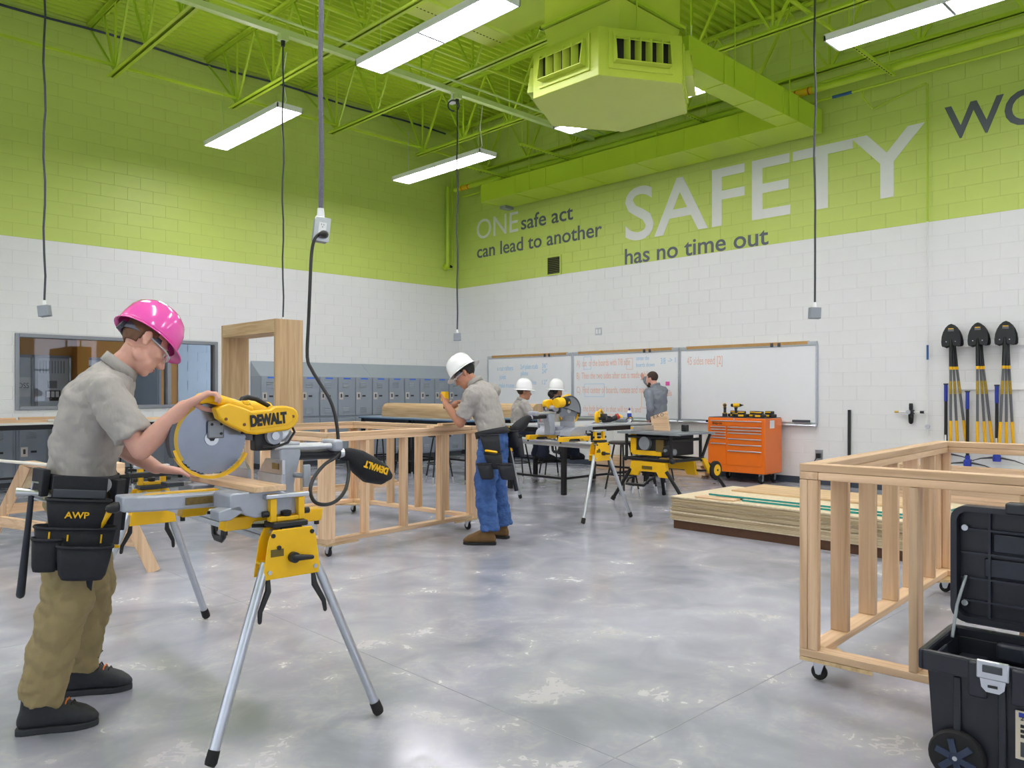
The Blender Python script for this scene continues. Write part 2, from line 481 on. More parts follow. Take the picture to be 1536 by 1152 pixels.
# ------------------------------------------------------------------ ceiling deck
g = G(); prof = []
y = YB; P = .152
while y < YL:
    prof += [(y, 0), (y+.045, 0), (y+.06, .05), (y+.135, .05)]; y += P
prof.append((y, 0))
vs = []
for yy, dz in prof: vs += [(XB, yy, ZD+dz), (XR, yy, ZD+dz)]
g.add(vs, [(2*i, 2*i+1, 2*i+3, 2*i+2) for i in range(len(prof)-1)])
ceil = structure(g.build('ceiling', GREENM, smooth=None))
G().b2((XB-T, YB-T, ZD+.06), (XR+T, YL+T, ZD+.2)).build('roof_board', GREENM, ceil, smooth=None)

# ------------------------------------------------------------------ window in the left wall and the corridor behind it
FR = mat('window_frame_grey', '8B8F98', .4, metal=.2, var=.03)
def glass_mat():
    m = bpy.data.materials.new('clear_glass'); m.use_nodes = True
    nt = m.node_tree; nt.nodes.clear()
    t = nt.nodes.new('ShaderNodeBsdfTransparent'); t.inputs[0].default_value = (.93, .96, .97, 1)
    gl = nt.nodes.new('ShaderNodeBsdfGlossy'); gl.inputs['Roughness'].default_value = .02
    fr = nt.nodes.new('ShaderNodeFresnel'); fr.inputs[0].default_value = 1.45
    mx = nt.nodes.new('ShaderNodeMixShader'); o = nt.nodes.new('ShaderNodeOutputMaterial')
    nt.links.new(fr.outputs[0], mx.inputs[0]); nt.links.new(t.outputs[0], mx.inputs[1]); nt.links.new(gl.outputs[0], mx.inputs[2]); nt.links.new(mx.outputs[0], o.inputs[0])
    return m
GLASS = glass_mat()
x0, x1, z0, z1 = WIN
g = G(); ft = .055
yf0, yf1 = YL-.025, YL+.17
g.b2((x0, yf0, z0), (x0+ft, yf1, z1)); g.b2((x1-ft, yf0, z0), (x1, yf1, z1))
g.b2((x0+ft, yf0, z1-ft), (x1-ft, yf1, z1)); g.b2((x0+ft, yf0, z0), (x1-ft, yf1, z0+ft))
win = structure(g.build('window_1', FR, bevel=.004))
xm = 5.22
G().b2((xm-.03, yf0+.01, z0+ft), (xm+.03, yf1-.01, z1-ft)).build('mullion', FR, win, bevel=.004)
G().b2((x0+ft, YL+.06, z0+ft), (xm-.03, YL+.066, z1-ft)).build('pane', GLASS, win, smooth=None)
G().b2((xm+.03, YL+.06, z0+ft), (x1-ft, YL+.066, z1-ft)).build('pane', GLASS, win, smooth=None)
# corridor
ORG = mat('ochre_wall_paint', 'C8871F', .5, var=.03)
PALE = mat('pale_blue_block_paint', 'C3D2DC', .5, var=.02)
y2 = YL+3.2
cor = structure(G().b2((.5, y2, 0), (9.2, y2+.1, 3.0)).build('wall_corridor', ORG, smooth=None))
G().b2((.5, YL+T, 0), (.6, y2, 3.0)).build('wall_panel', ORG, cor, smooth=None)
G().b2((.5, YL+T, -.1), (9.2, y2, 0)).build('floor_slab', mat('corridor_floor', '8E9296', .3, var=.05), cor, smooth=None)
G().b2((.5, YL+T, 3.0), (9.2, y2+.1, 3.1)).build('ceiling_slab', mat('corridor_ceiling', 'DADAD6', .8), cor, smooth=None)
# ochre return wall and the pale block wall right of it
G().b2((4.60, y2-.35, 0), (4.80, y2, 3.0)).build('wall_return', ORG, cor, smooth=None)
pw = structure(G().b2((6.62, y2-.02, 0), (9.2, y2-.002, 3.0)).build('wall_corridor_side', PALE, smooth=None))
for k in range(15):
    for j in range(5):
        a = 6.62+.4064*j+(.2 if k % 2 else 0)
        G().b2((a+.004, y2-.028, k*CH+.004), (a+.402, y2-.019, (k+1)*CH-.004)).build('block', PALE, pw, smooth=None)
# doors and borrowed lights on the corridor wall
DOORG = mat('pale_grey_door', 'C6D0D8', .4, var=.03)
def corridor_door(n, a, b, z):
    d = G(); d.b2((a, y2-.04, 0), (a+.05, y2, z)); d.b2((b-.05, y2-.04, 0), (b, y2, z)); d.b2((a, y2-.04, z-.05), (b, y2, z))
    o = structure(d.build('door_%d' % n, FR, bevel=.003))
    G().b2((a+.05, y2-.02, 0), (b-.05, y2, z-.05)).build('door_leaf', DOORG, o, smooth=None)
    return o
d1 = corridor_door(1, 3.42, 3.96, 2.08)
d2 = corridor_door(2, 3.97, 4.59, 2.08)
d3 = corridor_door(3, 4.81, 5.40, 2.06)
d4 = corridor_door(4, 5.56, 6.27, 2.06)
DGL = mat('dark_glazing', '5A646C', .1)
G().b2((4.9, y2-.026, 1.3), (5.3, y2-.018, 1.9)).build('glazing', DGL, d3, smooth=None)
G().b2((5.62, y2-.026, .3), (6.2, y2-.018, 1.98)).build('glazing', DGL, d4, smooth=None)
INK = mat('black_ink', '24262B', .6)
for i in range(9): G().b2((4.05+.05*i, y2-.026, 1.74), (4.07+.05*i, y2-.020, 1.98)).build('louvre', FR, d2, smooth=None)
pst = tag(G().b2((4.14, y2-.030, 1.22), (4.40, y2-.0205, 1.42)).build('notice_board', INK), 'small black framed notice on the pale door behind the window', 'notice')
for i in range(3): G().b2((4.165+.075*i, y2-.034, 1.29), (4.22+.075*i, y2-.0305, 1.40)).build('notice_panel', WHT, pst)
tag(G().b2((3.66, y2-.030, 1.30), (3.90, y2-.0205, 1.66)).build('paper_sign', mat('paper', 'E4E7E9', .7)), 'white paper sign on the narrow door behind the window', 'sign')
tag(G().b2((4.18, y2-.030, 1.46), (4.34, y2-.0205, 1.60)).build('door_sign', mat('sign_grey', '7B828A', .7)), 'grey lettered sign above the black framed notice', 'sign')
lettering('OSS', (3.69, y2-.0315, 1.46), (1, 0, 0), (0, 0, 1), DG, bpy.data.objects['paper_sign'], w=.18, h=.14)
# corridor downlights
def corridor_light(x, y):
    t = thing('downlight', 'recessed corridor downlight at x %.0f behind the window' % x, 'lamp', (x, y, 2.99))
    G().lathe((0, 0, 0), (0, 0, 1), [(.09, -.02), (.12, -.02), (.12, .01), (.09, .01)]).build('trim_ring', WHT, t)
    G().cyl((0, 0, -.012), (0, 0, -.006), .088).build('lens', emis('corridor_lens', (1, .90, .78), 420), t)
    return t
a = corridor_light(4.2, y2-.9); a['label'] = 'left recessed downlight in the corridor behind the window'
a = corridor_light(6.6, y2-1.1); a['label'] = 'right recessed downlight in the corridor behind the window'

# ------------------------------------------------------------------ bar joists
def joist(x, label):
    t = thing('roof_joist', label, 'joist', (x, YL, 6.1), group='bar joists under the deck')
    ye = YB-YL
    def chord(nm, ya, yb, z):
        g = G()
        for s in (-1, 1):
            g.b2((s*.012, ya, z), (s*.020, yb, z+.055)); 
            zz = z if z < .5 else z+.047
            g.b2((s*.012, ya, zz), (s*.068, yb, zz+.008))
        g.build(nm, GREENM, t, smooth=None)
    chord('top_chord', 0, ye, 1.035)
    chord('bottom_chord', -.95, ye, 0)
    def web(a, b, w=.036): G().bar(a, b, .03, w).build('web_member', GREENM, t, smooth=None)
    web((0, -.03, 1.0), (0, -1.12, .05), .022)
    y = -1.15; first = True
    while y > ye+1.3:
        web((0, y-.02, .03), (0, y+(-.62 if not first else -.62), 1.05))
        web((0, y-.62, 1.05), (0, y-1.22, .03), .028)
        web((0, y, .03), (0, y+.0, 1.05), .024)
        if first: web((0, y+.02, .03), (0, y+.52, 1.05))
        first = False; y -= 1.24
    return t
NM = ['over the foreground', 'third from the right wall', 'second from the right wall']
for x, lb in ((.24, 'green steel bar joist above the viewer'), (2.12, 'green bar joist above the left end of the wall cable'), (4.0, 'green bar joist meeting the left wall nearest the picture edge'),
              (5.88, 'green bar joist meeting the left wall above the leftmost hanging light'), (7.76, 'green bar joist passing just left of the air diffuser'),
              (9.72, 'green bar joist nearest but one to the lettered wall'), (11.42, 'green bar joist right against the lettered wall'), (-1.64, 'green bar joist behind the viewer'), (-3.5, 'green bar joist near the rear wall')):
    joist(x, lb)
# bridging rods across the bottom chords
for y, lb in ((12.5, 'thin green bridging bar close along the left wall'), (8.75, 'thin green bridging bar midway across the ceiling'), (4.6, 'thin green bridging bar nearer the viewer')):
    tag(G().bar((XB, y, 6.21), (XR, y, 6.21), .035, .035).build('bridging_bar', GREENM, smooth=None), lb, 'bar', 'bridging bars')
# blue-black cable along the head of the left wall
NAVY = mat('navy_cable', '2B3550', .5)
tag(G().tube([(XB+i*.6, YL-.06, 7.10+.02*math.sin(i*1.3)) for i in range(28)], .018, 6).build('wall_cable', NAVY), 'dark blue cable running along the head of the left wall', 'cable')
# ------------------------------------------------------------------ hanging fluorescent lights
LENS = emis('lit_lens', (.99, .935, 1.035), LAMP)
UPL = emis('uplight_slot_glow', (.99, .935, 1.035), LAMP*.55)
def ceiling_light(x, y0, y1, label):
    t = thing('ceiling_light', label, 'ceiling light', (x, (y0+y1)/2, 5.25), group='hanging fluorescent lights')
    L = y1-y0; w = .19; h = L/2
    g = G()      # open-bottomed housing: top, two sides, two ends
    g.b2((-w, -h, .05), (w, h, .062)); g.b2((-w, -h, -.01), (-w+.012, h, .05)); g.b2((w-.012, -h, -.01), (w, h, .05))
    g.b2((-w, -h, -.01), (w, -h+.02, .05)); g.b2((-w, h-.02, -.01), (w, h, .05))
    g.build('housing', WHT, t, smooth=None)
    for s in (-1, 1): G().b2((s*.10-.03, -h+.3, .0621), (s*.10+.03, h-.3, .0635)).build('uplight_slot', UPL, t, smooth=None)
    G().b2((-w+.012, -.015, -.006), (w-.012, .015, .03)).build('divider', GREYM, t, smooth=None)
    for s in (-1, 1):
        a, b = (s*.015, s*(h-.02))
        G().b2((-w+.012, min(a, b), 0), (w-.012, max(a, b), .02)).build('lens', LENS, t, smooth=None)
        G().cyl((0, s*(h-.25), .06), (0, s*(h-.25), .86), .003, n=6).build('hanger_wire', ALU, t)
        G().b2((-.1, s*(h-.10)-.012, .06), (.1, s*(h-.10)+.012, .075)).build('hanger_bracket', ALU, t)
    G().tube([(.02, -h+.3, .06), (.06, -h+.22, .20), (-.02, -h+.18, .45), (.05, -h+.2, .85)], .006, 6).build('power_cord', WHT, t)
    return t
for x, ys in ((5.40, ((9.88, 12.26, 'hanging light nearest the left wall, over the lockers side'), (5.62, 8.0, 'largest hanging light in view, just left of the air diffuser'), (1.5, 3.9, 'hanging light out of view above the foreground aisle'))),
              (8.72, ((9.5, 11.9, 'hanging light in front of the room corner, over the raised pipe'), (5.5, 7.9, 'hanging light mostly hidden behind the air diffuser'), (1.45, 3.86, 'hanging light at the upper right, above the charcoal lettering'))),
              (2.05, ((5.62, 8.0, 'hanging light above and left of the saw'), (1.5, 3.9, 'hanging light straight above the viewer'), (-2.6, -.2, 'hanging light behind the viewer to the right'))),
              (5.41, ((-2.6, -.2, 'hanging light behind the viewer beyond the right edge'),)), (8.73, ((-2.6, -.2, 'hanging light beyond the right edge by the lettered wall'),)),
              (-1.3, ((9.88, 12.26, 'hanging light far off beyond the left edge'), (5.62, 8.0, 'hanging light behind the left edge of the view'), (1.5, 3.9, 'hanging light behind the viewer on the left')))):
    for a, b, lb in ys: ceiling_light(x, a, b, lb)

# ------------------------------------------------------------------ six-sided air diffuser, riser and ducts
CX_, CY_ = 7.36, 5.87
t = thing('air_diffuser', 'large six-sided green air diffuser with louvred outlets under the duct riser', 'air diffuser', (CX_, CY_, 4.75))
hexa = [(6.467-CX_, 6.284-CY_), (6.474-CX_, 5.380-CY_), (7.35-CX_, 4.907-CY_), (8.197-CX_, 5.417-CY_), (8.144-CX_, 6.324-CY_), (7.288-CX_, 6.768-CY_)]
hexa = [(.965*math.cos(math.radians(a+30)), .965*math.sin(math.radians(a+30))) for a in (120, 180, 240, 300, 0, 60)]
HH = .52
GREENL = mat('green_satin_enamel', 'BDCF48', .32, var=.03, scale=2)
DARKIN = mat('dark_duct_interior', '17170F', .8)
G().prism([(a, b, 0) for a, b in hexa], (0, 0, HH)).build('plenum_box', GREENL, t, smooth=None, bevel=.006)
for i in range(6):
    a = V((*hexa[i], 0)); b = V((*hexa[(i+1) % 6], 0)); mid = (a+b)/2; n = mid.normalized(); e = (b-a).normalized()
    wd, z0_, z1_ = .31, .14, .42
    f = G()
    R = Matrix((e, n, V((0, 0, 1)))).transposed()
    c = mid+n*.010
    for s in (-1, 1):
        f.box(c+e*(s*(wd+.035))+V((0, 0, (z0_+z1_)/2)), (.05, .02, z1_-z0_+.12), R)
    f.box(c+V((0, 0, z0_-.03)), (2*wd+.02, .02, .06), R); f.box(c+V((0, 0, z1_+.03)), (2*wd+.02, .02, .06), R)
    fo = f.build('outlet_frame', GREENL, t, smooth=None, bevel=.003)
    # slanted hood cheeks and lips
    h = G()
    for s in (-1, 1):
        p = c+e*(s*wd)
        h.prism([p+V((0, 0, z0_)), p+V((0, 0, z1_)), p+n*.06+V((0, 0, z1_)), p+n*.10+V((0, 0, z0_+.03)), p+n*.10+V((0, 0, z0_))], e*(.012*s))
    h.prism([c+e*(-wd)+V((0, 0, z1_)), c+e*wd+V((0, 0, z1_)), c+e*wd+n*.075+V((0, 0, z1_-.05)), c-e*wd+n*.075+V((0, 0, z1_-.05))], V((0, 0, .01)))
    h.prism([c+e*(-wd)+V((0, 0, z0_)), c+e*wd+V((0, 0, z0_)), c+e*wd+n*.10+V((0, 0, z0_)), c-e*wd+n*.10+V((0, 0, z0_))], V((0, 0, .01)))
    h.build('outlet_hood', GREENL, fo, smooth=None)
    G().box(c+n*.002+V((0, 0, (z0_+z1_)/2)), (2*wd, .012, z1_-z0_), R).build('outlet_opening', DARKIN, fo, smooth=None)
    for k in range(4):
        p = c+e*(-wd+.13+k*.125)+n*.045+V((0, 0, (z0_+z1_)/2))
        tl = Matrix.Rotation(math.radians(28 if i % 2 else -28), 3, 'Z')
        G().box(p, (.008, .085, z1_-z0_-.02), tl @ R).build('louvre_blade', GREENL, fo, smooth=None)
G().cyl((-.35, -.62, .5), (-.35, -.62, 2.3), .008, n=6).build('hanger_rod', GREENM, t)
G().cyl((.45, -.45, .5), (.45, -.45, 2.3), .008, n=6).build('hanger_rod', GREENM, t)
# riser
t = thing('duct_riser', 'square green sheet-metal duct dropping from the deck to the diffuser', 'duct', (CX_, CY_, 5.27))
G().b2((-.57, -.555, .42), (.57, .555, 1.93)).build('duct_section', GREENL, t, smooth=None)
G().loft([((0, 0, 0), (.50, 0, 0), (0, .48, 0)), ((0, 0, .36), (.57, 0, 0), (0, .555, 0))], n=4).v
g = G(); g.add([(-.50, -.49, 0), (.50, -.49, 0), (.50, .49, 0), (-.50, .49, 0), (-.57, -.555, .38), (.57, -.555, .38), (.57, .555, .38), (-.57, .555, .38)], [(0, 1, 2, 3), (7, 6, 5, 4), (0, 1, 5, 4), (1, 2, 6, 5), (2, 3, 7, 6), (3, 0, 4, 7)])
g.build('duct_transition', GREENL, t, smooth=None)
for z, k in ((.04, .52), (.40, .60), (.86, .60)):
    g = G()
    for s in (-1, 1):
        g.box((0, s*k*.975, z), (2*k+.04, .04, .035)); g.box((s*k, 0, z), (.04, 2*k-.02, .035))
    g.build('duct_flange', GREENM, t, smooth=None)
# branch from riser to the wall, and the long run along the lettered wall
t = thing('branch_duct', 'green rectangular duct reaching from the riser to the lettered wall', 'duct', (9.5, 5.36, 5.2))
xs = [7.94, 8.72, 9.5, 10.25, 10.69]
for a, b in zip(xs[:-1], xs[1:]):
    G().b2((a-9.5+.003, -.16, 0), (b-9.5-.003, .16, .36)).build('duct_section', GREENM, t, smooth=None, bevel=.003)
    G().b2((b-9.5-.008, -.168, -.008), (b-9.5+.008, .168, .368)).build('duct_seam', GREENM, t, smooth=None)
for x in (-.55, .9): 
    G().cyl((x, -.175, 0), (x, -.175, 1.85), .006, n=6).build('hanger_rod', GREENM, t)
t = thing('wall_duct', 'long green rectangular duct running high along the lettered wall', 'duct', (11.1, 8.5, 5.2))
ys = [5.2, 6.15, 7.1, 8.05, 9.2, 10.1, 10.9, 11.88]
for a, b in zip(ys[:-1], ys[1:]):
    G().b2((-.40, a-8.5+.003, 0), (.34, b-8.5-.003, .35)).build('duct_section', GREENM, t, smooth=None, bevel=.003)
    G().b2((-.408, b-8.5-.008, -.008), (.345, b-8.5+.008, .358)).build('duct_seam', GREENM, t, smooth=None)
for y in (-.9, 2.0):
    G().b2((-.45, y-.02, .36), (.5, y+.02, .40)).build('hanger_channel', GREENM, t, smooth=None)
    for x in (-.43, .4): G().cyl((x, y, .0), (x, y, 1.9), .006, n=6).build('hanger_rod', GREENM, t)
G().b2((.1, 11.7-8.5, -.06), (.34, 11.86-8.5, 0)).build('register', GREYM, t)
# flat duct unit between two joists
t = thing('ceiling_unit', 'wide green air unit tucked up between joists beside the riser', 'air unit', (6.85, 7.3, 6.25))
G().b2((-.82, -.85, 0), (.78, .45, .55)).build('unit_casing', GREENM, t, smooth=None, bevel=.01)
G().b2((-.82, .50, .0), (.78, .95, .10)).build('unit_panel', GREENL, t, smooth=None, bevel=.004)
G().cyl((-.82, .475, .03), (.78, .475, .03), .05).build('unit_pipe', GREENM, t)
for k in range(26): G().b2((-.78+.06*k, .72, -.004), (-.755+.06*k, .732, .0)).build('slot', DARKIN, t, smooth=None)

# ------------------------------------------------------------------ pipes and conduits by the lettered wall
t = thing('gas_pipe', 'thick green pipe running along the lettered wall above the duct', 'pipe', (11.13, 4.0, 5.757))
G().cyl((0, 9.2, 0), (0, -10, 0), .05, n=16).build('pipe_run', GREENM, t)
for y in (1.35, 8.85):
    lb = G().cyl((0, y-.16, 0), (0, y+.16, 0), .0525, n=16).build('pipe_label', mat('label_yellow', 'D8B516', .5), t)
    for s in (-.10, .10): G().cyl((0, y+s-.012, 0), (0, y+s+.012, 0), .0535, n=16).build('label_band', mat('label_red', 'B2481C', .5), lb)
tag(G().tube([(11.30, 13.2, 5.90), (11.30, -5.5, 5.90)], .018, 8).build('conduit', GREENM), 'thin green conduit just above the thick wall pipe', 'conduit', 'conduits along the lettered wall')
t = tag(G().tube([(11.32, 13.2, 5.645), (11.32, -5.5, 5.645)], .02, 8).build('conduit', GREENM), 'thin green conduit just below the thick wall pipe', 'conduit', 'conduits along the lettered wall')
for y in (4.85, 1.75): G().cyl((11.32, y-.14, 5.645), (11.32, y+.14, 5.645), .0225, n=10).build('blue_coupling', mat('label_blue', '2E5B8E', .5), t)
# air drop: green down to the paint line, white below
t = thing('air_drop_pipe', 'slim vertical air pipe dropping down the lettered wall beside the shovels', 'pipe', (11.6, 3.80, .8))
G().tube([(-.30, .75, 4.82), (-.30, .75, 4.72), (-.01, .72, 4.62), (-.01, .02, 4.80), (-.01, 0, 4.78), (-.01, 0, 2.91)], .011, 8).build('pipe_upper', GREENM, t)
G().tube([(-.01, 0, 2.91), (-.01, 0, 0)], .011, 8).build('pipe_lower', WHITEW, t)
G().cyl((-.01, 0, 1.03), (-.01, 0, 1.23), .0135, n=10).build('blue_band', mat('label_blue', '2E5B8E', .5), t)
G().cyl((-.03, 0, .12), (.0, 0, .12), .03, n=10).build('valve', STEEL, t)
# sprinkler riser in the corner
t = thing('corner_pipe', 'green vertical pipe with an elbow in the corner of the left wall', 'pipe', (11.2, YL-.14, 4.15))
G().tube([(0, 0, 1.75), (0, 0, .02), (0, .02, 0), (0, .10, 0)], .045, 10).build('pipe_run', GREENM, t)
G().lathe((0, .0, 0), (0, 1, 0), [(.06, 0), (.08, .04), (.08, .08)], 12).build('pipe_flange', GREENM, t)
G().tube([(.15, .02, 2.0), (.15, .02, .03)], .018, 8).build('side_conduit', GREENM, t)
G().cyl((.06, .05, .02), (.16, .05, .02), .03, n=10).build('pipe_plug', RUB, t)
# perforated struts reaching over the wall duct
for y, lb in ((11.45, 'perforated green strut nearest the room corner, over the wall duct'), (9.76, 'perforated green strut over the wall duct left of the diffuser'), (6.9, 'perforated green strut showing behind the diffuser'), (4.1, 'perforated green strut under the upper right hanging light')):
    t = thing('strut_channel', lb, 'strut', (10.45, y, 5.70), group='perforated struts')
    t.location.z = 5.66
    g = G(); g.b2((-.75, -.02, .0), (.75, .02, .04)); g.build('channel', GREENM, t, smooth=None)
    for k in range(18): G().box((-.70+.08*k, 0, -.0005), (.045, .014, .002)).build('slot', DARKIN, t, smooth=None)
    for x in (-.7, .6): G().cyl((x, 0, 0), (x, 0, 1.45), .006, n=6).build('hanger_rod', GREENM, t)

# ------------------------------------------------------------------ power raceways and hanging outlets
PALEG = mat('pale_green_enamel', 'C5DA8C', .35, var=.02)
for y, lb in ((9.47, 'pale green power raceway under the joists on the left'), (3.75, 'pale green power raceway under the joists overhead')):
    t = thing('power_raceway', lb, 'raceway', (4, y, 6.02))
    xe = 7.3 if y > 5 else 4.35
    G().b2((-8.9, -.045, 0), (xe, .045, .075)).build('channel', PALEG, t, smooth=None)
    G().cyl((-8.9, -.30, .05), (xe, -.30, .05), .017, n=8).build('side_conduit', PALEG, t)
CORD = mat('dark_grey_cord', '3B4048', .55, var=.05)
def braided():
    m = mat('braided_grey_cord', '63626E', .6, var=.35, scale=220); return m
def drop(x, y, zb, label, big=False, tilt=0.0, duplex=True, bow=0.01, face=None, loop=False):
    t = thing('hanging_outlet', label, 'outlet', (x, y, zb), group='power outlets hung from the ceiling')
    top = 6.02-zb; hb = .058 if not big else .06
    G().box((0, 0, top-.03), (.11, .11, .08)).build('junction_box', PALEG, t, bevel=.004)
    G().cyl((0, 0, top-.14), (0, 0, top-.06), .025, .03, n=12).build('strain_relief', BLK, t)
    pts = [(bow*math.sin(i*1.7), bow*.6*math.cos(i*1.1), hb+.06+(top-.2-hb)*i/14) for i in range(15)]
    pts[0] = (0, 0, hb+.04); pts[-1] = (0, 0, top-.10)
    G().tube(pts, .013 if big else .011, 8).build('cord', braided() if big else CORD, t)
    if loop: G().tube(arc((-.10, -.03, top-.20), .085, -.9, 4.9, 18, (.75, -.66, 0), (0, 0, 1)), .011, 8).build('cord_loop', CORD, t)
    G().cyl((0, 0, hb), (0, 0, hb+.055), .021, .016, n=12).build('cord_grip', WHT, t)
    rz = face if face is not None else math.radians(135)
    R = Matrix.Rotation(rz, 3, 'Z') @ Matrix.Rotation(tilt, 3, 'Y')
    bx = G().box((0, 0, 0), (.11 if not big else .075, .07, 2*hb), R).build('outlet_box', GREYM, t, bevel=.005)
    w = .11 if not big else .075
    G().box(R @ V((0, -.037, 0)), (w+.006, .005, 2*hb+.006), R).build('cover_plate', STEEL if big else ALU, bx, bevel=.002)
    for s in ((-.026, .026) if not big else (0,)):
        G().box(R @ V((s, -.040, 0)), (.034 if not big else .040, .004, .07), R).build('receptacle', WHT, bx, bevel=.002)
        for z in (-.019, .019):
            for q in (-.006, .006): G().box(R @ V((s+q, -.0425, z+.004)), (.002, .002, .008), R).build('slot', BLK, bx, smooth=None)
            G().cyl(R @ V((s, -.041, z-.008)), R @ V((s, -.0436, z-.008)), .0025, n=8).build('slot', BLK, bx)
    return t
drop(2.32, 9.47, 2.25, 'grey hanging outlet box at the far left beside the window', tilt=.12)
drop(5.07, 9.47, 2.25, 'grey hanging outlet box in front of the plywood door frame', tilt=.06, face=math.radians(-22))
drop(8.03, 9.47, 2.25, 'grey hanging outlet box in front of the room corner', loop=True)
drop(8.08, 3.75, 2.22, 'grey hanging outlet box in front of the lettered wall', tilt=-.04)
PLUGBOX = (2.18, 3.67, 2.24)
drop(*PLUGBOX, 'steel hanging outlet box with a black plug, nearest the viewer', big=True, tilt=.10, bow=.006, face=math.radians(-20))
t = tag(G().lathe((7.95, 9.50, 5.86), (0, 0, 1), [(.02, .0), (.06, .02), (.055, .06), (.02, .09), (.012, .162)], 14).build('occupancy_sensor', WHT), 'small white round sensor on the raceway near the corner', 'sensor')
# small items on the lettered wall
t = thing('wall_vent', 'small dark louvred vent on the green band below the lettering', 'vent', (XR-.01, 10.73, 3.72))
G().b2((-.01, -.18, 0), (.01, .18, .36)).build('vent_back', DARKIN, t, smooth=None)
g = G(); g.b2((-.022, -.19, -.01), (.0, -.165, .37)); g.b2((-.022, .165, -.01), (.0, .19, .37)); g.b2((-.022, -.165, .345), (0, .165, .37)); g.b2((-.022, -.165, -.01), (0, .165, .015))
g.build('vent_frame', GREEN, t, smooth=None)
for k in range(9): G().box((-.014, 0, .035+k*.036), (.02, .33, .006), Matrix.Rotation(.6, 3, 'Y')).build('slat', mat('olive_metal', '6E7440', .5), t, smooth=None)
t = thing('wall_switch', 'small double switch plate high on the white wall above the whiteboards', 'switch', (XR-.004, 9.6, 2.53))
G().b2((-.006, -.08, -.07), (.004, .08, .07)).build('switch_plate', ALU, t, bevel=.002)
for s in (-.035, .035): G().b2((-.010, s-.02, -.04), (-.006, s+.02, .04)).build('rocker', WHT, t)
t = thing('wall_outlet', 'steel duplex outlet low on the white wall right of the orange cabinet', 'outlet', (XR-.004, 5.33, .45))
G().b2((-.008, -.06, -.075), (.004, .06, .075)).build('cover_plate', STEEL, t, bevel=.002)
G().b2((-.05, -.03, -.05), (-.008, .03, .02)).build('plug', BLK, t, bevel=.004)
G().tube([(-.05, 0, -.02), (-.08, .05, -.12), (-.03, .16, -.3), (-.03, .28, -.33)], .006, 6).build('plug_cord', BLK, t)
# ------------------------------------------------------------------ lockers
LOCK = mat('locker_grey_enamel', '8C95A1', .35, var=.02, scale=3)
LOCKD = mat('locker_dark_gap', '3C4249', .6)
TAPE = mat('blue_tape', '2F6BD8', .6)
def locker_door(parent, w, h, z, tape, m=LOCK):
    d = G().b2((-w/2+.012, -.022, z+.006), (w/2-.012, 0, z+h-.006)).build('door', m, parent, bevel=.004)
    g = G()
    for zz in ((h*.80, h*.14) if h > .6 else (h*.8,)):
        for k in range(6): g.box((-.02, -.026, z+zz-.015+k*.019-.03), (w*.36, .010, .008), Matrix.Rotation(.5, 3, 'X'))
    g.build('louvres', mat('locker_louvre', 'A7B0BA', .35), d, smooth=None, kind='stuff')
    G().b2((-w/2+.03, -.026, z+h*.42), (-w/2+.12, -.020, z+h*.42+.14)).build('latch_recess', mat('latch_steel', 'C9C4BE', .3, metal=.6), d, bevel=.003)
    G().b2((-w/2+.06, -.034, z+h*.42+.04), (-w/2+.09, -.025, z+h*.42+.11)).build('latch_lever', DKGREY, d)
    G().b2((-w/2+.16, -.027, z+h*.42+.055), (-w/2+.235, -.021, z+h*.42+.085)).build('number_plate', BLK, d)
    if tape: G().b2((-.07, -.0235, z+h-.035), (.09, -.0215, z+h-.010)).build('tape_label', TAPE, d, smooth=None)
    return d
def tall_locker():
    w = .395
    t = thing('locker', '', 'locker', (0, 0, 0), group='two-tier lockers along the left wall')
    G().b2((-w/2, 0, .10), (w/2, .375, 1.675)).build('body', LOCK, t, smooth=None)
    G().b2((-w/2, .03, 0), (w/2, .375, .10)).build('plinth', LOCKD, t, smooth=None)
    locker_door(t, w, .74, .93, True); locker_door(t, w, .78, .12, False)
    return t
ORD = ['first', 'second', 'third', 'fourth', 'fifth', 'sixth', 'seventh', 'eighth', 'ninth', 'tenth', 'eleventh', 'twelfth']
proto = tall_locker()
for i in range(12):
    o = proto if i == 0 else copy_tree(proto)
    o.location = (6.87+.395*i, YL-.38, 0)
    o['label'] = ORD[i]+' grey two-tier locker counted from the plywood door frame'
# sloping top over the row
t = thing('sloped_cover', 'sloping grey metal top over the long row of lockers', 'locker cover', (9.04, YL-.38, 1.675))
for a, b in ((-2.37, -.0), (0.0, 2.37)):
    G().prism([(a+.002, 0, .0), (a+.002, .375, .0), (a+.002, .375, .28)], (b-a-.004, 0, 0)).build('sloping_panel', mat('locker_top_enamel', '98A2AC', .35, var=.02), t, smooth=None)
def low_locker():
    w = .42
    t = thing('low_locker', '', 'locker', (0, 0, 0), group='low lockers under the window')
    G().b2((-w/2, 0, .08), (w/2, .375, .93)).build('body', LOCK, t, smooth=None)
    G().b2((-w/2, .03, 0), (w/2, .375, .08)).build('plinth', LOCKD, t, smooth=None)
    locker_door(t, w-.05, .82, .10, False)
    return t
proto = low_locker()
for i in range(10):
    o = proto if i == 0 else copy_tree(proto)
    o.location = (2.25+.425*i, YL-.38, 0)
    o['label'] = ORD[i]+' low grey locker under the window counted from the left edge'

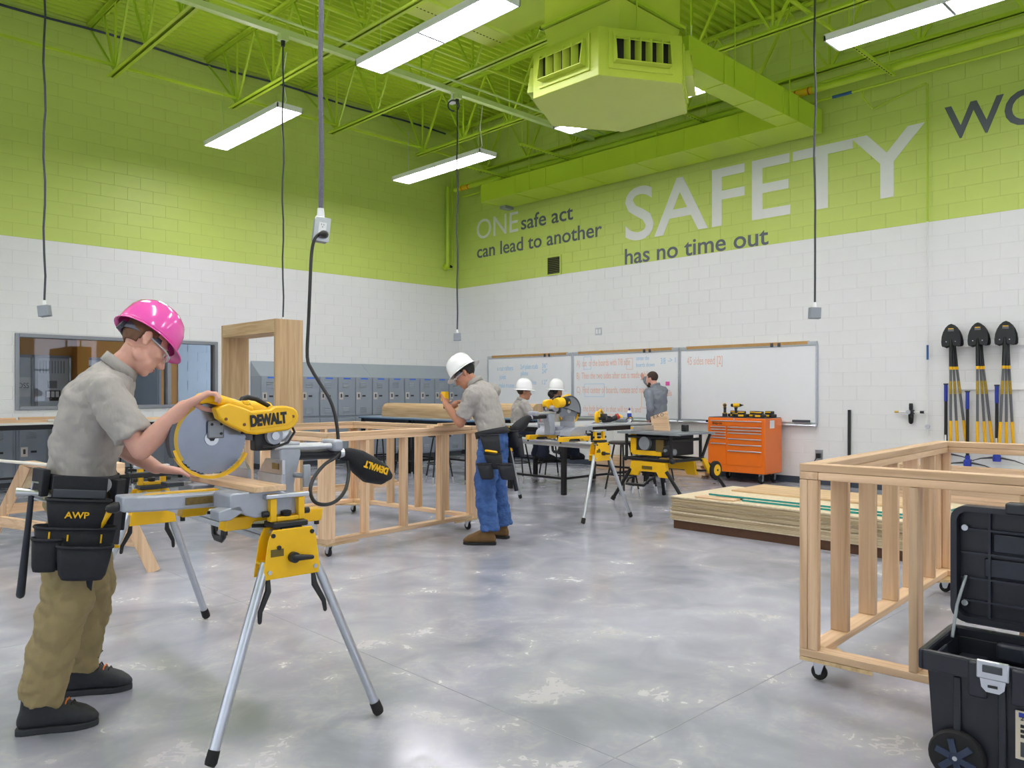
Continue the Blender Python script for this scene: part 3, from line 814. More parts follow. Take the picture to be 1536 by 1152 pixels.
# ------------------------------------------------------------------ benches and stools
def bench(label, loc, rz, lx, ly, h, topm, edgem, stretch=True, lowshelf=False):
    t = thing('work_table', label, 'table', loc, rz)
    G().box((0, 0, h-.0125), (lx, ly, .025)).build('tabletop', topm, t, bevel=.003)
    G().box((0, 0, h-.032), (lx+.004, ly+.004, .014)).build('edge_band', edgem, t, smooth=None)
    g = G(); a, b = lx/2-.06, ly/2-.06
    for s in (-1, 1):
        g.box((0, s*b, h-.066), (2*a, .03, .055)); g.box((s*a, 0, h-.066), (.03, 2*b, .055))
    g.build('apron', BLKM, t, smooth=None)
    for sx in (-1, 1):
        for sy in (-1, 1): G().b2((sx*a-.03, sy*b-.03, 0), (sx*a+.03, sy*b+.03, h-.04)).build('leg', BLKM, t, bevel=.004)
    if stretch:
        G().box((0, -b, .22), (2*a, .03, .03)).build('stretcher', BLKM, t, smooth=None)
        G().box((-a, 0, .22), (.03, 2*b, .03)).build('stretcher', BLKM, t, smooth=None)
        G().box((a, 0, .22), (.03, 2*b, .03)).build('stretcher', BLKM, t, smooth=None)
    return t
TOPG = mat('grey_laminate', 'B8BCC2', .35, var=.03, scale=6)
TOPB = mat('blue_grey_laminate', '8FA3B8', .35, var=.05, scale=6)
TOPW = mat('white_laminate', 'DCDCDA', .35, var=.03)
EDB = mat('black_edge', '1D1F24', .5); EDBL = mat('blue_edge', '2E4F77', .5)
bench('grey topped bench holding power tools in front of the seated students', (8.92, 7.72, 0), 0, 1.98, 1.16, .93, TOPG, EDB)
bench('blue edged bench in front of the lockers, farther from the corner', (8.55, 11.65, 0), PI/2, 1.5, .80, .95, TOPB, EDBL)
bench('blue edged bench in front of the lockers, behind the man in jeans', (8.55, 10.13, 0), PI/2, 1.5, .80, .95, TOPB, EDBL)
bench('bench behind the seated students, holding a wooden trough', (9.75, 9.9, 0), PI/2, 1.7, .80, .95, TOPB, EDBL)
bench('white topped bench in front of the low lockers at far left', (2.75, 12.75, 0), 0, 1.55, .74, .965, TOPW, EDB)
bench('white topped bench under the window behind the pink helmet', (4.45, 12.75, 0), 0, 1.55, .74, .965, TOPW, EDB)
SEATM = mat('dark_stool_seat', '3A3232', .5, var=.1)
def stool():
    t = thing('stool', '', 'stool', (0, 0, 0), group='black metal stools')
    G().lathe((0, 0, .70), (0, 0, 1), [(.165, 0), (.18, .008), (.18, .028), (.165, .036)], 20).build('seat', SEATM, t)
    for k in range(4):
        a = PI/4+k*PI/2; c, s = math.cos(a), math.sin(a)
        lg = G().tube([(c*.10, s*.10, .70), (c*.22, s*.22, .10)], .012, 8).build('leg', BLKM, t)
        G().tube([(c*.22, s*.22, .10), (c*.24, s*.24, .0)], .013, 8).build('foot', STEEL, lg)
    G().tube(arc((0, 0, .30), .185, 0, 2*PI, 24, (1, 0, 0), (0, 1, 0)), .010, 6).build('foot_ring', BLKM, t)
    return t
proto = stool()
for i, (x, y, lb) in enumerate(((8.42, 6.55, 'empty black stool just left of the table saw'), (9.0, 6.62, 'empty black stool behind the table saw'), (7.62, 10.2, 'stool left under the blue edged bench'), (7.65, 11.0, 'stool second from left under the blue edged bench'), (7.7, 9.5, 'stool nearest the man in jeans at the blue edged bench'),
                                (8.69, 8.79, 'stool under the seated male student'), (9.18, 8.53, 'stool under the seated student with a dark hair bun'), (9.55, 6.75, 'empty black stool by the far end of the grey bench'), (3.95, 11.95, 'empty black stool by the white bench behind the saw'))):
    o = proto if i == 0 else copy_tree(proto)
    o.location = (x, y, 0); o.rotation_euler.z = i*.7; o['label'] = lb

# ------------------------------------------------------------------ whiteboards
WB = mat('whiteboard_enamel', 'E9EBEF', .18, var=.01)
CORK = mat('cork_strip', 'B9905A', .8, var=.15, scale=60)
BLUEINK = mat('blue_marker', 'A2C6E4', .6); REDINK = mat('red_marker', 'E3B6A8', .6)
wlabels = ('left whiteboard with faint blue notes behind the seated students', 'middle whiteboard covered in orange notes behind the teacher', 'right whiteboard, mostly blank, above the orange tool cabinet')
boards = []
for i in range(3):
    ya = 12.67-2.443*i; yb = ya-2.443
    t = thing('whiteboard', wlabels[i], 'whiteboard', (XR-.02, (ya+yb)/2, .90), group='wall whiteboards')
    h = 2.443/2
    G().b2((-.002, -h+.03, 0.02), (.018, h-.03, 1.20)).build('panel', WB, t, smooth=None)
    g = G()
    for s in (-1, 1): g.b2((-.012, s*h-.032 if s > 0 else s*h+.002, 0), (.018, s*h-.002 if s > 0 else s*h+.032, 1.22))
    g.b2((-.012, -h+.03, 1.19), (.018, h-.03, 1.22)); g.b2((-.012, -h+.03, 0), (.018, h-.03, .03))
    g.build('frame', ALU, t, bevel=.003)
    G().b2((-.02, -h+.14, 1.215), (.012, h-.14, 1.262)).build('map_rail', CORK, t)
    for s in (-1, 1): G().b2((-.024, s*(h-.08)-.07, 1.205), (.012, s*(h-.08)+.07, 1.255)).build('rail_end', ALU, t)
    for k in (0, 1): G().b2((-.035, -h*.5+.12*k-.02, 1.19), (-.02, -h*.5+.12*k+.02, 1.25)).build('rail_hook', DKGREY, t)
    G().prism([(-.07, -h+.01, -.02), (.018, -h+.01, -.02), (.018, -h+.01, .02), (-.06, -h+.01, .0)], (0, 2*h-.02, 0)).build('tray', ALU, t)
    boards.append((t, h))
def scrawl(b, txt, u, v, w, hgt, m):
    """marker handwriting on board b at u metres from its left edge, v above its base"""
    t, h = boards[b]
    o = lettering(txt, (-.0026, h-u, v), (0, -1, 0), (0, 0, 1), m, t, w=w, h=hgt*1.1, name='marker_writing'); return o
for (tx, u, v, w, hh) in (('a cut rafters', .30, .94, .48, .13), ('joist', .37, .76, .2, .13), ('- make trusses', .30, .58, .52, .13), ('2x4 plate studs', 1.0, .96, .50, .13), ('36"', 1.62, .97, .14, .12), ('plate', 1.02, .83, .2, .12), ('24"', 1.62, .86, .14, .12), ('brace plate', 1.02, .64, .44, .12), ('12"', 1.62, .64, .14, .12), ('stud', 1.14, .48, .14, .11), ('level', 1.1, .20, .14, .11), ('sheath', 1.05, .06, .3, .11)):
    scrawl(0, tx, u, v, w, hh, BLUEINK)
for (tx, u, v, w, hh, m) in (('A)  cut  of the boards with 7/8 side', .10, .98, 1.28, .16, REDINK), ('B)  Then the two sides after cut is made while', .10, .74, 1.72, .16, REDINK), ('C)  Find center of boards, rotate and mark', .10, .47, 1.68, .16, REDINK),
                          ('D)  the bolt holes in that will touch and', .12, .12, 1.5, .15, REDINK), ('then cut screw plate', .38, .0+.02, .64, .11, REDINK), ('center the', 1.52, 1.06, .28, .10, BLUEINK), ('boards shown', 1.52, .94, .4, .10, BLUEINK), ('3/8', 2.05, .98, .1, .14, BLUEINK), ('-> 1', 2.2, 1.0, .16, .12, BLUEINK), ('details', 2.08, .42, .2, .14, REDINK)):
    scrawl(1, tx, u, v, w, hh, m)
g = G()
t, h = boards[1]
def box_line(g, u0, u1, v0, v1, r=.004):
    for a, b in (((u0, v0), (u1, v0)), ((u1, v0), (u1, v1)), ((u1, v1), (u0, v1)), ((u0, v1), (u0, v0))):
        g.bar((-.0025, h-a[0], a[1]), (-.0025, h-b[0], b[1]), .002, r*2)
box_line(g, .30, .78, .40, .64); box_line(g, .28, .46, .92, 1.16)
g.build('marker_lines', BLUEINK, t, smooth=None, kind='stuff')
g = G(); box_line(g, 1.30, 1.44, .90, 1.10); box_line(g, 1.64, 1.9, .2, .5); g.build('marker_lines', REDINK, t, smooth=None, kind='stuff')
scrawl(2, '45 sides need [2]', .15, .95, .68, .18, REDINK)
tag(G().b2((XR-.028, 7.99, 1.50), (XR-.024, 8.07, 1.57)).build('sticky_note', mat('pink_paper', 'E85FB4', .7)), 'small pink sticky note on the middle whiteboard', 'note')
t = tag(G().b2((XR-.085, 5.45, .930), (XR-.036, 5.72, .966)).build('board_eraser', mat('eraser_felt', '4B4F57', .9), bevel=.006), 'dark eraser at the right end of the whiteboard tray', 'eraser')

# ------------------------------------------------------------------ orange tool cabinet
ORNG = mat('orange_enamel', 'EE7410', .28, var=.02, coat=.3)
t = thing('tool_cabinet', 'bright orange rolling tool cabinet with many drawers against the white wall', 'tool cabinet', (11.26, 6.36, 0))
W2, D2 = .49, .26
G().b2((-D2, -W2, .15), (D2, W2, .99)).build('body', ORNG, t, bevel=.008)
G().b2((-D2+.01, -W2+.01, .99), (D2-.01, W2-.01, 1.0)).build('top_mat', DKGREY, t, smooth=None)
def drawer(y0, y1, z0, z1):
    d = G().b2((-D2-.012, y0+.006, z0+.004), (-D2+.01, y1-.006, z1-.004)).build('drawer', ORNG, t, bevel=.003)
    G().b2((-D2-.028, y0+.008, z1-.022), (-D2-.010, y1-.008, z1-.006)).build('handle', ALU, d, bevel=.004)
ztop = [.955, .86, .815, .77, .68, .59, .495, .21]
drawer(-W2+.05, W2-.05, .865, .955)
rz = [.86, .815, .77, .68, .59, .495, .26]
for a, b in zip(rz[:-1], rz[1:]): drawer(-W2+.05, .14, b, a)
lz = [.86, .82, .775, .735, .69, .60, .26]
for a, b in zip(lz[:-1], lz[1:]): drawer(.16, W2-.05, b, a)
lettering('Snap-on', (-D2-.0145, W2-.09, .885), (0, -1, 0), (0, 0, 1), BLK, t, w=.17, h=.05, bold=.01)
G().b2((-.12, -W2-.003, .84), (.02, -W2, .96)).build('inspection_sheet', WHT, t, smooth=None)
G().cyl((-D2-.005, .03, .972), (-D2+.004, .03, .972), .012, n=12).build('lock', STEEL, t)
G().cyl((-D2-.02, W2+.01, .93), (-D2+.02, W2+.01, .93), .018, n=10).build('bumper', RUB, t)
for sx in (-1, 1):
    for sy in (-1, 1):
        x, y = sx*(D2-.07), sy*(W2-.10)
        c = thing('caster', '', '', (0, 0, 0)); del c['label']; del c['category']
        bpy.data.objects.remove(c)
        wv = G().lathe((x, y-.02, .062), (0, 1, 0), [(.03, 0), (.056, .0), (.062, .008), (.062, .032), (.056, .04), (.03, .04)], 18).build('caster_wheel', RUB, t)
        G().cyl((x, y-.024, .062), (x, y+.024, .062), .028, n=12).build('hub', ALU, wv)
        G().prism([(x-.03, y-.03, .15), (x+.03, y-.03, .15), (x+.012, y-.03, .055), (x-.012, y-.03, .055)], (0, .008, 0)).prism([(x-.03, y+.022, .15), (x+.03, y+.022, .15), (x+.012, y+.022, .055), (x-.012, y+.022, .055)], (0, .008, 0)).build('caster_fork', ALU, t)

# ------------------------------------------------------------------ rolling stud frames
def caster(t, x, y, h=.10):
    wv = G().lathe((x-.012, y, .038), (1, 0, 0), [(.015, 0), (.034, 0), (.038, .005), (.038, .019), (.034, .024), (.015, .024)], 18).build('caster_wheel', RUB, t)
    G().cyl((x-.017, y, .038), (x+.017, y, .038), .012, n=10).build('hub', STEEL, wv)
    G().box((x, y, h-.004), (.09, .07, .008)).prism([(x-.018, y-.035, h), (x-.018, y+.03, h), (x-.018, y+.012, .03), (x-.018, y-.012, .03)], (.004, 0, 0)).prism([(x+.014, y-.035, h), (x+.014, y+.03, h), (x+.014, y+.012, .03), (x+.014, y-.012, .03)], (.004, 0, 0)).build('caster_fork', STEEL, t)
def stud_frame(label, loc, rz, x0, x1, y0, y1, sides, zb=.118, zt=1.05):
    """open box of studs on casters; sides: dict of stud positions along each wall"""
    t = thing('stud_frame', label, 'wooden frame', loc, rz)
    w, th = .089, .038
    B = lambda a, b, ax, nm='top_plate': G().b2(a, b).build(nm, wood(ax), t, bevel=.0032)
    zs = zt-2*th
    for k, (z, nm) in enumerate(((zb, 'bottom_plate'), (zs, 'top_plate'), (zs+th, 'top_plate'))):
        e = .0016
        if k == 1:       # lapped corners
            B((x0, y0, z+e), (x1, y0+w, z+th), 'X', nm); B((x0, y1-w, z+e), (x1, y1, z+th), 'X', nm)
            B((x0, y0+w+e, z+e), (x0+w, y1-w-e, z+th), 'Y', nm); B((x1-w, y0+w+e, z+e), (x1, y1-w-e, z+th), 'Y', nm)
        else:
            B((x0, y0, z+e), (x0+w, y1, z+th), 'Y', nm); B((x1-w, y0, z+e), (x1, y1, z+th), 'Y', nm)
            B((x0+w+e, y0, z+e), (x1-w-e, y0+w, z+th), 'X', nm); B((x0+w+e, y1-w, z+e), (x1-w-e, y1, z+th), 'X', nm)
    za, zc = zb+th+.0005, zs-.0005
    for sx, xa, xb in ((0, x0, x0+w), (1, x1-w, x1)):
        for sy, ya, yb in ((0, y0, y0+w), (1, y1-w, y1)):
            # corner made of two studs at right angles
            yi = (ya, ya+th) if sy == 0 else (yb-th, yb)
            B((xa, yi[0], za), (xb, yi[1], zc), 'Z', 'corner_stud')
            yj = (ya+th+.0016, yb) if sy == 0 else (ya, yb-th-.0016)
            B((xa if sx == 0 else xb-th, yj[0], za), (xa+th if sx == 0 else xb, yj[1]+(.038 if sy == 0 else 0), zc), 'Z', 'corner_stud')
    for s in sides.get('y0', []): B((x0+s, y0, za), (x0+s+th, y0+w, zc), 'Z', 'stud')
    for s in sides.get('y1', []): B((x0+s, y1-w, za), (x0+s+th, y1, zc), 'Z', 'stud')
    for s in sides.get('x0', []): B((x0, y0+s, za), (x0+w, y0+s+th, zc), 'Z', 'stud')
    for s in sides.get('x1', []): B((x1-w, y0+s, za), (x1, y0+s+th, zc), 'Z', 'stud')
    q = .34
    for sx in (0, 1):
        for sy in (0, 1):
            cx, cy = (x0, x1)[sx], (y0, y1)[sy]; dx, dy = (q, -q)[sx], (q, -q)[sy]
            G().prism([(cx, cy, zb-.018), (cx+dx, cy, zb-.018), (cx, cy+dy, zb-.018)], (0, 0, .018)).build('corner_gusset', wood('X', 'CDB28A', 'plywood'), t)
            caster(t, cx+math.copysign(.07, dx), cy+math.copysign(.07, dy))
    return t
N1 = (3.52, 5.83)
stud_frame('open wooden stud frame on casters that the man in jeans leans on', (N1[0], N1[1], 0), math.radians(6), 0, 1.87, 0, 1.95,
           {'y0': (.42, .88, 1.36), 'y1': (.45, .90, 1.38), 'x0': (.5, .95, 1.4), 'x1': (.4, .8, 1.25, 1.6)})
stud_frame('open wooden stud frame on casters at the right, behind the black tool box', (3.69, 1.79, 0), math.radians(3.5), 0, 2.42, -2.3, 0,
           {'y1': (.40, .82, 1.22, 1.62, 2.0), 'x0': (1.77, 1.35, .9, .45), 'x1': (1.55, .9, .4)})
# pieces resting on the far frame
for k, (dx, lb) in enumerate(((0, 'thin flat board under the arm of the man in jeans'), (.07, 'narrow strip on top of the board under the man in jeans'))):
    p = G().box((0, 0, .010), (.42-.08*k, .11-.04*k, .019)).build('board', wood('X'), None, bevel=.002)
    p.location = (4.93+dx, 5.985, 1.051+.0205*k); p.rotation_euler.z = math.radians(6+4*k); tag(p, lb, 'board')

# ------------------------------------------------------------------ plywood door frame
PLYM = wood('Z', 'CDB08A', 'plywood'); PLYY = wood('Y', 'CDB08A', 'plywood')
t = thing('door_frame_mockup', 'freestanding plywood door frame standing in front of the lockers', 'door frame', (4.65, 9.62, 0))
G().b2((0, -.75, 0), (.37, -.71, 2.28)).build('upright', PLYM, t, bevel=.002)
G().b2((0, .71, 0), (.37, .75, 2.28)).build('upright', PLYM, t, bevel=.002)
G().b2((0, -.7095, 2.12), (.04, .7095, 2.28)).build('header', PLYY, t, bevel=.002)
G().b2((.0405, -.7095, 2.25), (.37, .7095, 2.28)).build('top_panel', PLYY, t, bevel=.002)
G().b2((.0405, -.7095, 2.12), (.37, .7095, 2.135)).build('soffit_panel', PLYY, t, bevel=.002)

# ------------------------------------------------------------------ plywood stack and lumber
EDGE_T = wood('Y', 'B9A98C', 'sheathing')
OSB = mat('strand_board', 'D8C8AA', .65, var=.14, scale=35, bump=.05)
TEAL = mat('teal_edge_paint', '1F8E8A', .5)
DARKW = mat('dark_brown_lumber', '5A3A26', .7, var=.2, scale=12)
for k in range(4):
    x = 6.87+k*.37
    tag(G().b2((x, 2.30, 0), (x+.05, 4.68, .088)).build('bearer', DARKW, bevel=.003), ('dark brown bearer along the front of the plywood stack' if k == 0 else ORD[k]+' dark brown bearer under the plywood stack counted from the front'), 'bearer', 'bearers under the plywood stack')
z = .0885
for k in range(16):
    jx, jy = random.uniform(-.014, .014), random.uniform(-.018, .018)
    th = .0138
    o = G().box((0, 0, th/2), (1.22, 2.44, th)).build('plywood_sheet', EDGE_T if k % 5 else OSB, bevel=.0015)
    o.location = (7.46+jx, 3.48+jy, z); o.rotation_euler.z = random.uniform(-.003, .003)
    tag(o, (ORD[k] if k < 12 else ['thirteenth', 'fourteenth', 'fifteenth', 'topmost full'][k-12])+' tan sheet up from the bearers in the low sheet stack', 'plywood sheet', 'sheets in the low stack'); z += th+.0013
def edged_sheet(x0, x1, y0, y1, z, label):
    t = thing('edged_sheet', label, 'plywood sheet', ((x0+x1)/2, (y0+y1)/2, z)); a, b = (x1-x0)/2, (y1-y0)/2
    G().b2((-a, -b, 0), (a, b, .018)).build('sheet', OSB, t, smooth=None)
    G().b2((-a-.001, -b, .0), (-a, b, .018)).build('painted_edge', TEAL, t, smooth=None); G().b2((-a-.001, -b-.001, 0), (a, -b, .018)).build('painted_edge', TEAL, t, smooth=None)
edged_sheet(7.0, 8.0, 2.28, 3.98, z, 'lower green edged strand board on the sheet stack')
edged_sheet(7.05, 8.05, 2.3, 4.38, z+.0186, 'upper green edged strand board on top of the sheet stack')
tag(G().b2((6.90, 4.02, z), (7.045, 4.45, z+.016)).build('offcut', wood('Y'), bevel=.002), 'short tan offcut on the left front of the sheet stack', 'offcut')
tag(G().b2((7.35, 2.55, z+.0375), (8.02, 4.30, z+.0555)).build('plywood_sheet', wood('Y', 'D3BB93', 'plywood'), bevel=.002), 'pale plywood panel lying on the back of the sheet stack', 'plywood sheet')
def lumber_pile(x0, y0, y1, rows, cols, lbl, grp, jit=.05):
    z = 0; n = 0
    for r in range(rows):
        for c in range(cols):
            n += 1
            o = G().box((0, 0, .019), (.138, y1-y0, .0375)).build('lumber_board', wood('Y'), bevel=.002)
            o.location = (x0+c*.145+.07, (y0+y1)/2+random.uniform(-jit, jit), z)
            if c == 0: lb = ORD[r]+' board up at the front of the '+lbl
            else: lb = ORD[r]+' board up, '+['', 'behind the front one', 'third from the front', 'at the back'][c]+', in the '+lbl
            tag(o, lb, 'board', grp)
        z += .0385
lumber_pile(11.17, 7.05, 9.35, 6, 3, 'low lumber pile under the middle whiteboard', 'boards under the whiteboard')
lumber_pile(10.75, 1.7, 4.05, 12, 2, 'lumber pile under the shovels', 'boards under the shovels')
# lumber on the floor behind the far frame, pieces on the white benches
for k, (x, y, z, L, w, h, rz, lb) in enumerate(((6.15, 9.75, 0, 2.0, .14, .04, -.05, 'long board on the floor beyond the stud frame'), (6.0, 11.3, 0, 1.9, .14, .04, .06, 'board on the floor behind the long board beyond the stud frame'), (6.2, 9.76, .0405, 1.7, .09, .04, -.04, 'narrow board lying on top of the floor boards beyond the stud frame'),
                                           (2.5, 12.62, .966, 1.25, .14, .038, .01, 'wide board on the white bench at far left'), (2.35, 12.66, 1.0045, .8, .09, .03, .05, 'shorter board on top of the wide board at far left'), (3.05, 12.72, 1.0045, .5, .10, .035, -.04, 'short board end beside the student at far left bench'), (4.55, 12.6, .966, 1.3, .14, .038, 0, 'board on the white bench behind the saw'))):
    o = G().box((0, 0, h/2), (L, w, h)).build('lumber_board', wood('X', 'D6B98C'), bevel=.002); o.location = (x, y, z); o.rotation_euler.z = rz; tag(o, lb, 'board')
# troughs with rounded ends on the benches
def trough(label, loc, L):
    t = thing('wooden_trough', label, 'wooden box', loc)
    pr = [(-.17, 0)]+[(-.17+.0+.12*(1-math.cos(a)), .12+.12*math.sin(a)) for a in [PI/2*i/6 for i in range(7)]]+[(.17, .24), (.17, 0)]
    for s in (-1, 1):
        G().prism([(x, s*L/2-.01, z) for x, z in pr], (0, .02, 0)).build('end_panel', wood('Z', 'D6BC95', 'plywood'), t)
    g = G()
    ins = [(x*.985, z*.985+.002) for x, z in pr]
    g.prism([(x, -L/2+.0105, z) for x, z in ins], (0, L-.021, 0)); g.build('curved_shell', wood('Y', 'D9BF98', 'plywood'), t, smooth=30)
    return t
trough('long pale wooden trough with a rounded end on the blue edged benches', (8.42, 10.75, .9505), 2.1)
trough('pale wooden trough behind the seated students', (9.6, 9.85, .9505), 1.3)
# sawhorse behind the student
t = thing('sawhorse', 'wooden sawhorse standing behind the student in the pink helmet', 'sawhorse', (1.95, 7.35, 0), math.radians(2))
G().b2((-.05, -1.0, .72), (.05, 1.0, .76)).build('beam', wood('Y'), t, bevel=.002)
for sy in (-1, 1):
    for sx in (-1, 1):
        a = V((sx*.06, sy*.86, .72)); b = V((sx*.33, sy*1.0, 0))
        G().bar(a, b, .038, .089).build('leg', wood('Z'), t, bevel=.002)
    G().b2((-.20, sy*.915-.012, .30), (.20, sy*.915+.012, .39)).build('brace', wood('X'), t, bevel=.002)
    G().prism([(-.07, sy*.89, .70), (.07, sy*.89, .70), (.14, sy*.90, .52), (-.14, sy*.90, .52)], (0, .012*sy, 0)).build('gusset', OSB, t)
G().bar((.24, -.94, .24), (-.24, .94, .24), .05, .089).build('stretcher', wood('Y'), t, bevel=.002)
o = tag(G().tube([(2.05, 6.9, .775), (1.55, 8.9, .775)], .014, 8).build('white_strip', mat('white_trim', 'E6E1D8', .5)), 'thin white strip laid across the sawhorse behind the student', 'strip')
o = G().box((0, 0, .045), (.30, .34, .09)).build('timber_block', wood('X', 'C09A6E'), bevel=.003); o.location = (1.98, 6.62, .7605); tag(o, 'short thick timber block on the near end of the sawhorse', 'timber block')

# ------------------------------------------------------------------ shovels, picks and small items on the lettered wall
t = thing('tool_rail', 'white wooden rail on the wall carrying the shovel heads', 'rail', (XR-.03, 2.9, 1.98))
G().b2((-.01, -1.0, 0), (.028, .68, .09)).build('board', WHT, t, bevel=.003)
t2 = thing('tool_rail', 'lower white rail on the wall behind the shovel handles', 'rail', (XR-.03, 2.9, 1.42))
G().b2((-.0, -1.0, 0), (.028, .62, .09)).build('board', WHT, t2, bevel=.003)
GRIPY = mat('yellow_grip', 'F2B90C', .5); FIBG = mat('grey_fibreglass', '5E6066', .4, var=.05)
PEARL = mat('black_gloss', '101114', .25)
def shovel():
    t = thing('shovel', '', 'shovel', (0, 0, 0), group='shovels hung on the wall')
    # blade: pointed dish, tip up
    prof = [(.0, .305), (.034, .29), (.068, .255), (.096, .20), (.113, .14), (.119, .07), (.114, .02), (.10, .0), (.045, .012), (.0, .02)]
    pts = [(y, z) for y, z in prof]+[(-y, z) for y, z in prof[-2:0:-1]]
    g = G(); g.prism([(-.012-.12*y*y*10*.05, y, z) for y, z in pts], (-.012, 0, 0))
    b = g.build('blade', PEARL, t, bevel=.004)
    G().b2((-.027, -.035, .205), (-.0245, .035, .245)).build('maker_label', FIBG, b, smooth=None)
    G().b2((-.0285, -.03, .235), (-.0265, .03, .245)).build('label_stripe', GRIPY, b, smooth=None)
    G().tube([(-.025, 0, .10), (-.025, 0, .02), (-.03, 0, -.10), (-.03, 0, -.26)], [.012, .022, .021, .019], 10).build('socket', PEARL, t)
    G().cyl((-.03, 0, -.30), (-.03, 0, -.26), .0195, n=12).build('yellow_collar', GRIPY, t)
    G().cyl((-.03, 0, -.98), (-.03, 0, -.30), .0165, n=12).build('shaft', FIBG, t)
    G().cyl((-.03, 0, -.62), (-.03, 0, -.45), .0172, n=12).build('shaft_print', mat('print_yellow', 'A88A22', .5, var=.5, scale=70), t)
    G().tube([(-.03, 0, -.98), (-.03, 0, -1.26)], [.019, .019], 12, ball=True).build('grip', GRIPY, t)
    return t
proto = shovel(); n = 0
SH = [(3.465, 0, 0), (3.462, .03, .045), (3.459, .06, .115)], [(3.150, 0, 0), (3.147, .03, .055), (3.144, .06, .105)], [(2.845, 0, -.045), (2.842, .03, .0), (2.839, .06, .05)]
for gi, grp in enumerate(SH):
    for k, (y, back, tilt) in enumerate(grp):
        o = proto if n == 0 else copy_tree(proto); n += 1
        o.location = (XR-.045-.05*(2-k)-(.0 if k else .02), y, 1.985); o.rotation_euler = (tilt*-1, 0, 0)
        o['label'] = ['front', 'middle', 'rearmost'][k]+' black headed shovel in the '+['left', 'middle', 'right'][gi]+' bunch on the wall'
    G().cyl((XR-.03, grp[0][0]+.055, 2.045), (XR-.20, grp[0][0]+.055, 2.055), .006, n=8).build('hook', STEEL, t)
    G().cyl((XR-.03, grp[0][0]-.055, 2.045), (XR-.20, grp[0][0]-.055, 2.055), .006, n=8).build('hook', STEEL, t)
for o in list(t.children):
    if o.name.startswith('hook'): o.location = (-t.location[0], -t.location[1], -t.location[2])
PBL = mat('blue_grip', '2A3EA8', .45)
def pick():
    t = thing('pickaxe', '', 'pickaxe', (0, 0, 0), group='pickaxes against the wall')
    G().tube([(0, 0, .07), (0, 0, .75)], [.021, .019], 10).build('handle', BLK, t)
    G().tube([(0, 0, .75), (0, 0, .97)], [.022, .022], 10).build('grip', PBL, t)
    G().cyl((0, 0, .97), (0, 0, .985), .03, n=12).build('end_cap', BLK, t)
    G().b2((-.0215, -.012, .18), (-.019, .012, .30)).build('maker_label', WHT, t, smooth=None)
    G().lathe((0, 0, 0), (0, 0, 1), [(.045, 0), (.05, .03), (.045, .08), (.03, .09), (.03, .14)], 14).build('collar', PBL, t)
    G().tube([(0, .30, -.01), (0, .18, .03), (0, .06, .045), (0, -.06, .045), (0, -.20, .02), (0, -.34, -.03)], [.006, .014, .022, .022, .014, .005], 8, flat=.6).build('head', mat('pick_steel', '3A3D44', .4, metal=.5), t)
    return t
proto = pick()
for i, (y, zz, lb) in enumerate(((3.565, .52, 'blue gripped pickaxe left of the left shovel bunch'), (3.29, .42, 'blue gripped pickaxe between the left and middle shovel bunches'), (2.965, .50, 'blue gripped pickaxe between the middle and right shovel bunches'))):
    o = proto if i == 0 else copy_tree(proto)
    o.location = (XR-.06-.05*(i % 2), y, zz); o['label'] = lb
SHELF = tag(G().b2((XR-.22, 2.3, .475), (XR, 3.95, .50)).build('tool_ledge', WHT, bevel=.003), 'grey white ledge under the pickaxe heads', 'ledge')
SHELF.location.z = -.11
t = thing('air_regulator', 'black air filter and regulator on brass fittings on the white wall', 'regulator', (XR-.05, 4.01, .95))
G().lathe((0, 0, 0), (0, 0, 1), [(.012, 0), (.03, .02), (.035, .12), (.03, .14)], 14).build('bowl', PEARL, t)
G().box((0, 0, .165), (.075, .075, .06)).build('body', BLK, t, bevel=.008)
G().lathe((0, 0, .195), (0, 0, 1), [(.022, 0), (.026, .02), (.026, .08), (.02, .09)], 14).build('knob', BLK, t)
G().cyl((-.04, .02, .165), (-.055, .02, .165), .03, n=16).build('gauge', STEEL, t)
G().cyl((0, .03, .165), (0, .20, .165), .010, n=8).build('pipe_stub', WHT, t)
G().cyl((0, .16, .165), (0, .215, .165), .014, n=8).build('brass_fitting', mat('brass', 'B89A4A', .35, metal=.8), t)
G().cyl((0, -.03, .165), (0, -.21, .165), .010, n=8).build('pipe_stub', WHT, t)
G().cyl((0, -.12, .165), (0, -.17, .165), .018, n=8).build('valve', BLK, t)
G().cyl((.0, .02, .165), (.05, .02, .165), .012, n=8).build('wall_stub', WHT, t)
tag(G().tube([(XR-.03, 4.87, .01), (XR-.022, 4.87, 1.13)], .022, 10).build('black_bar', BLK), 'black bar leaning upright against the white wall', 'bar')

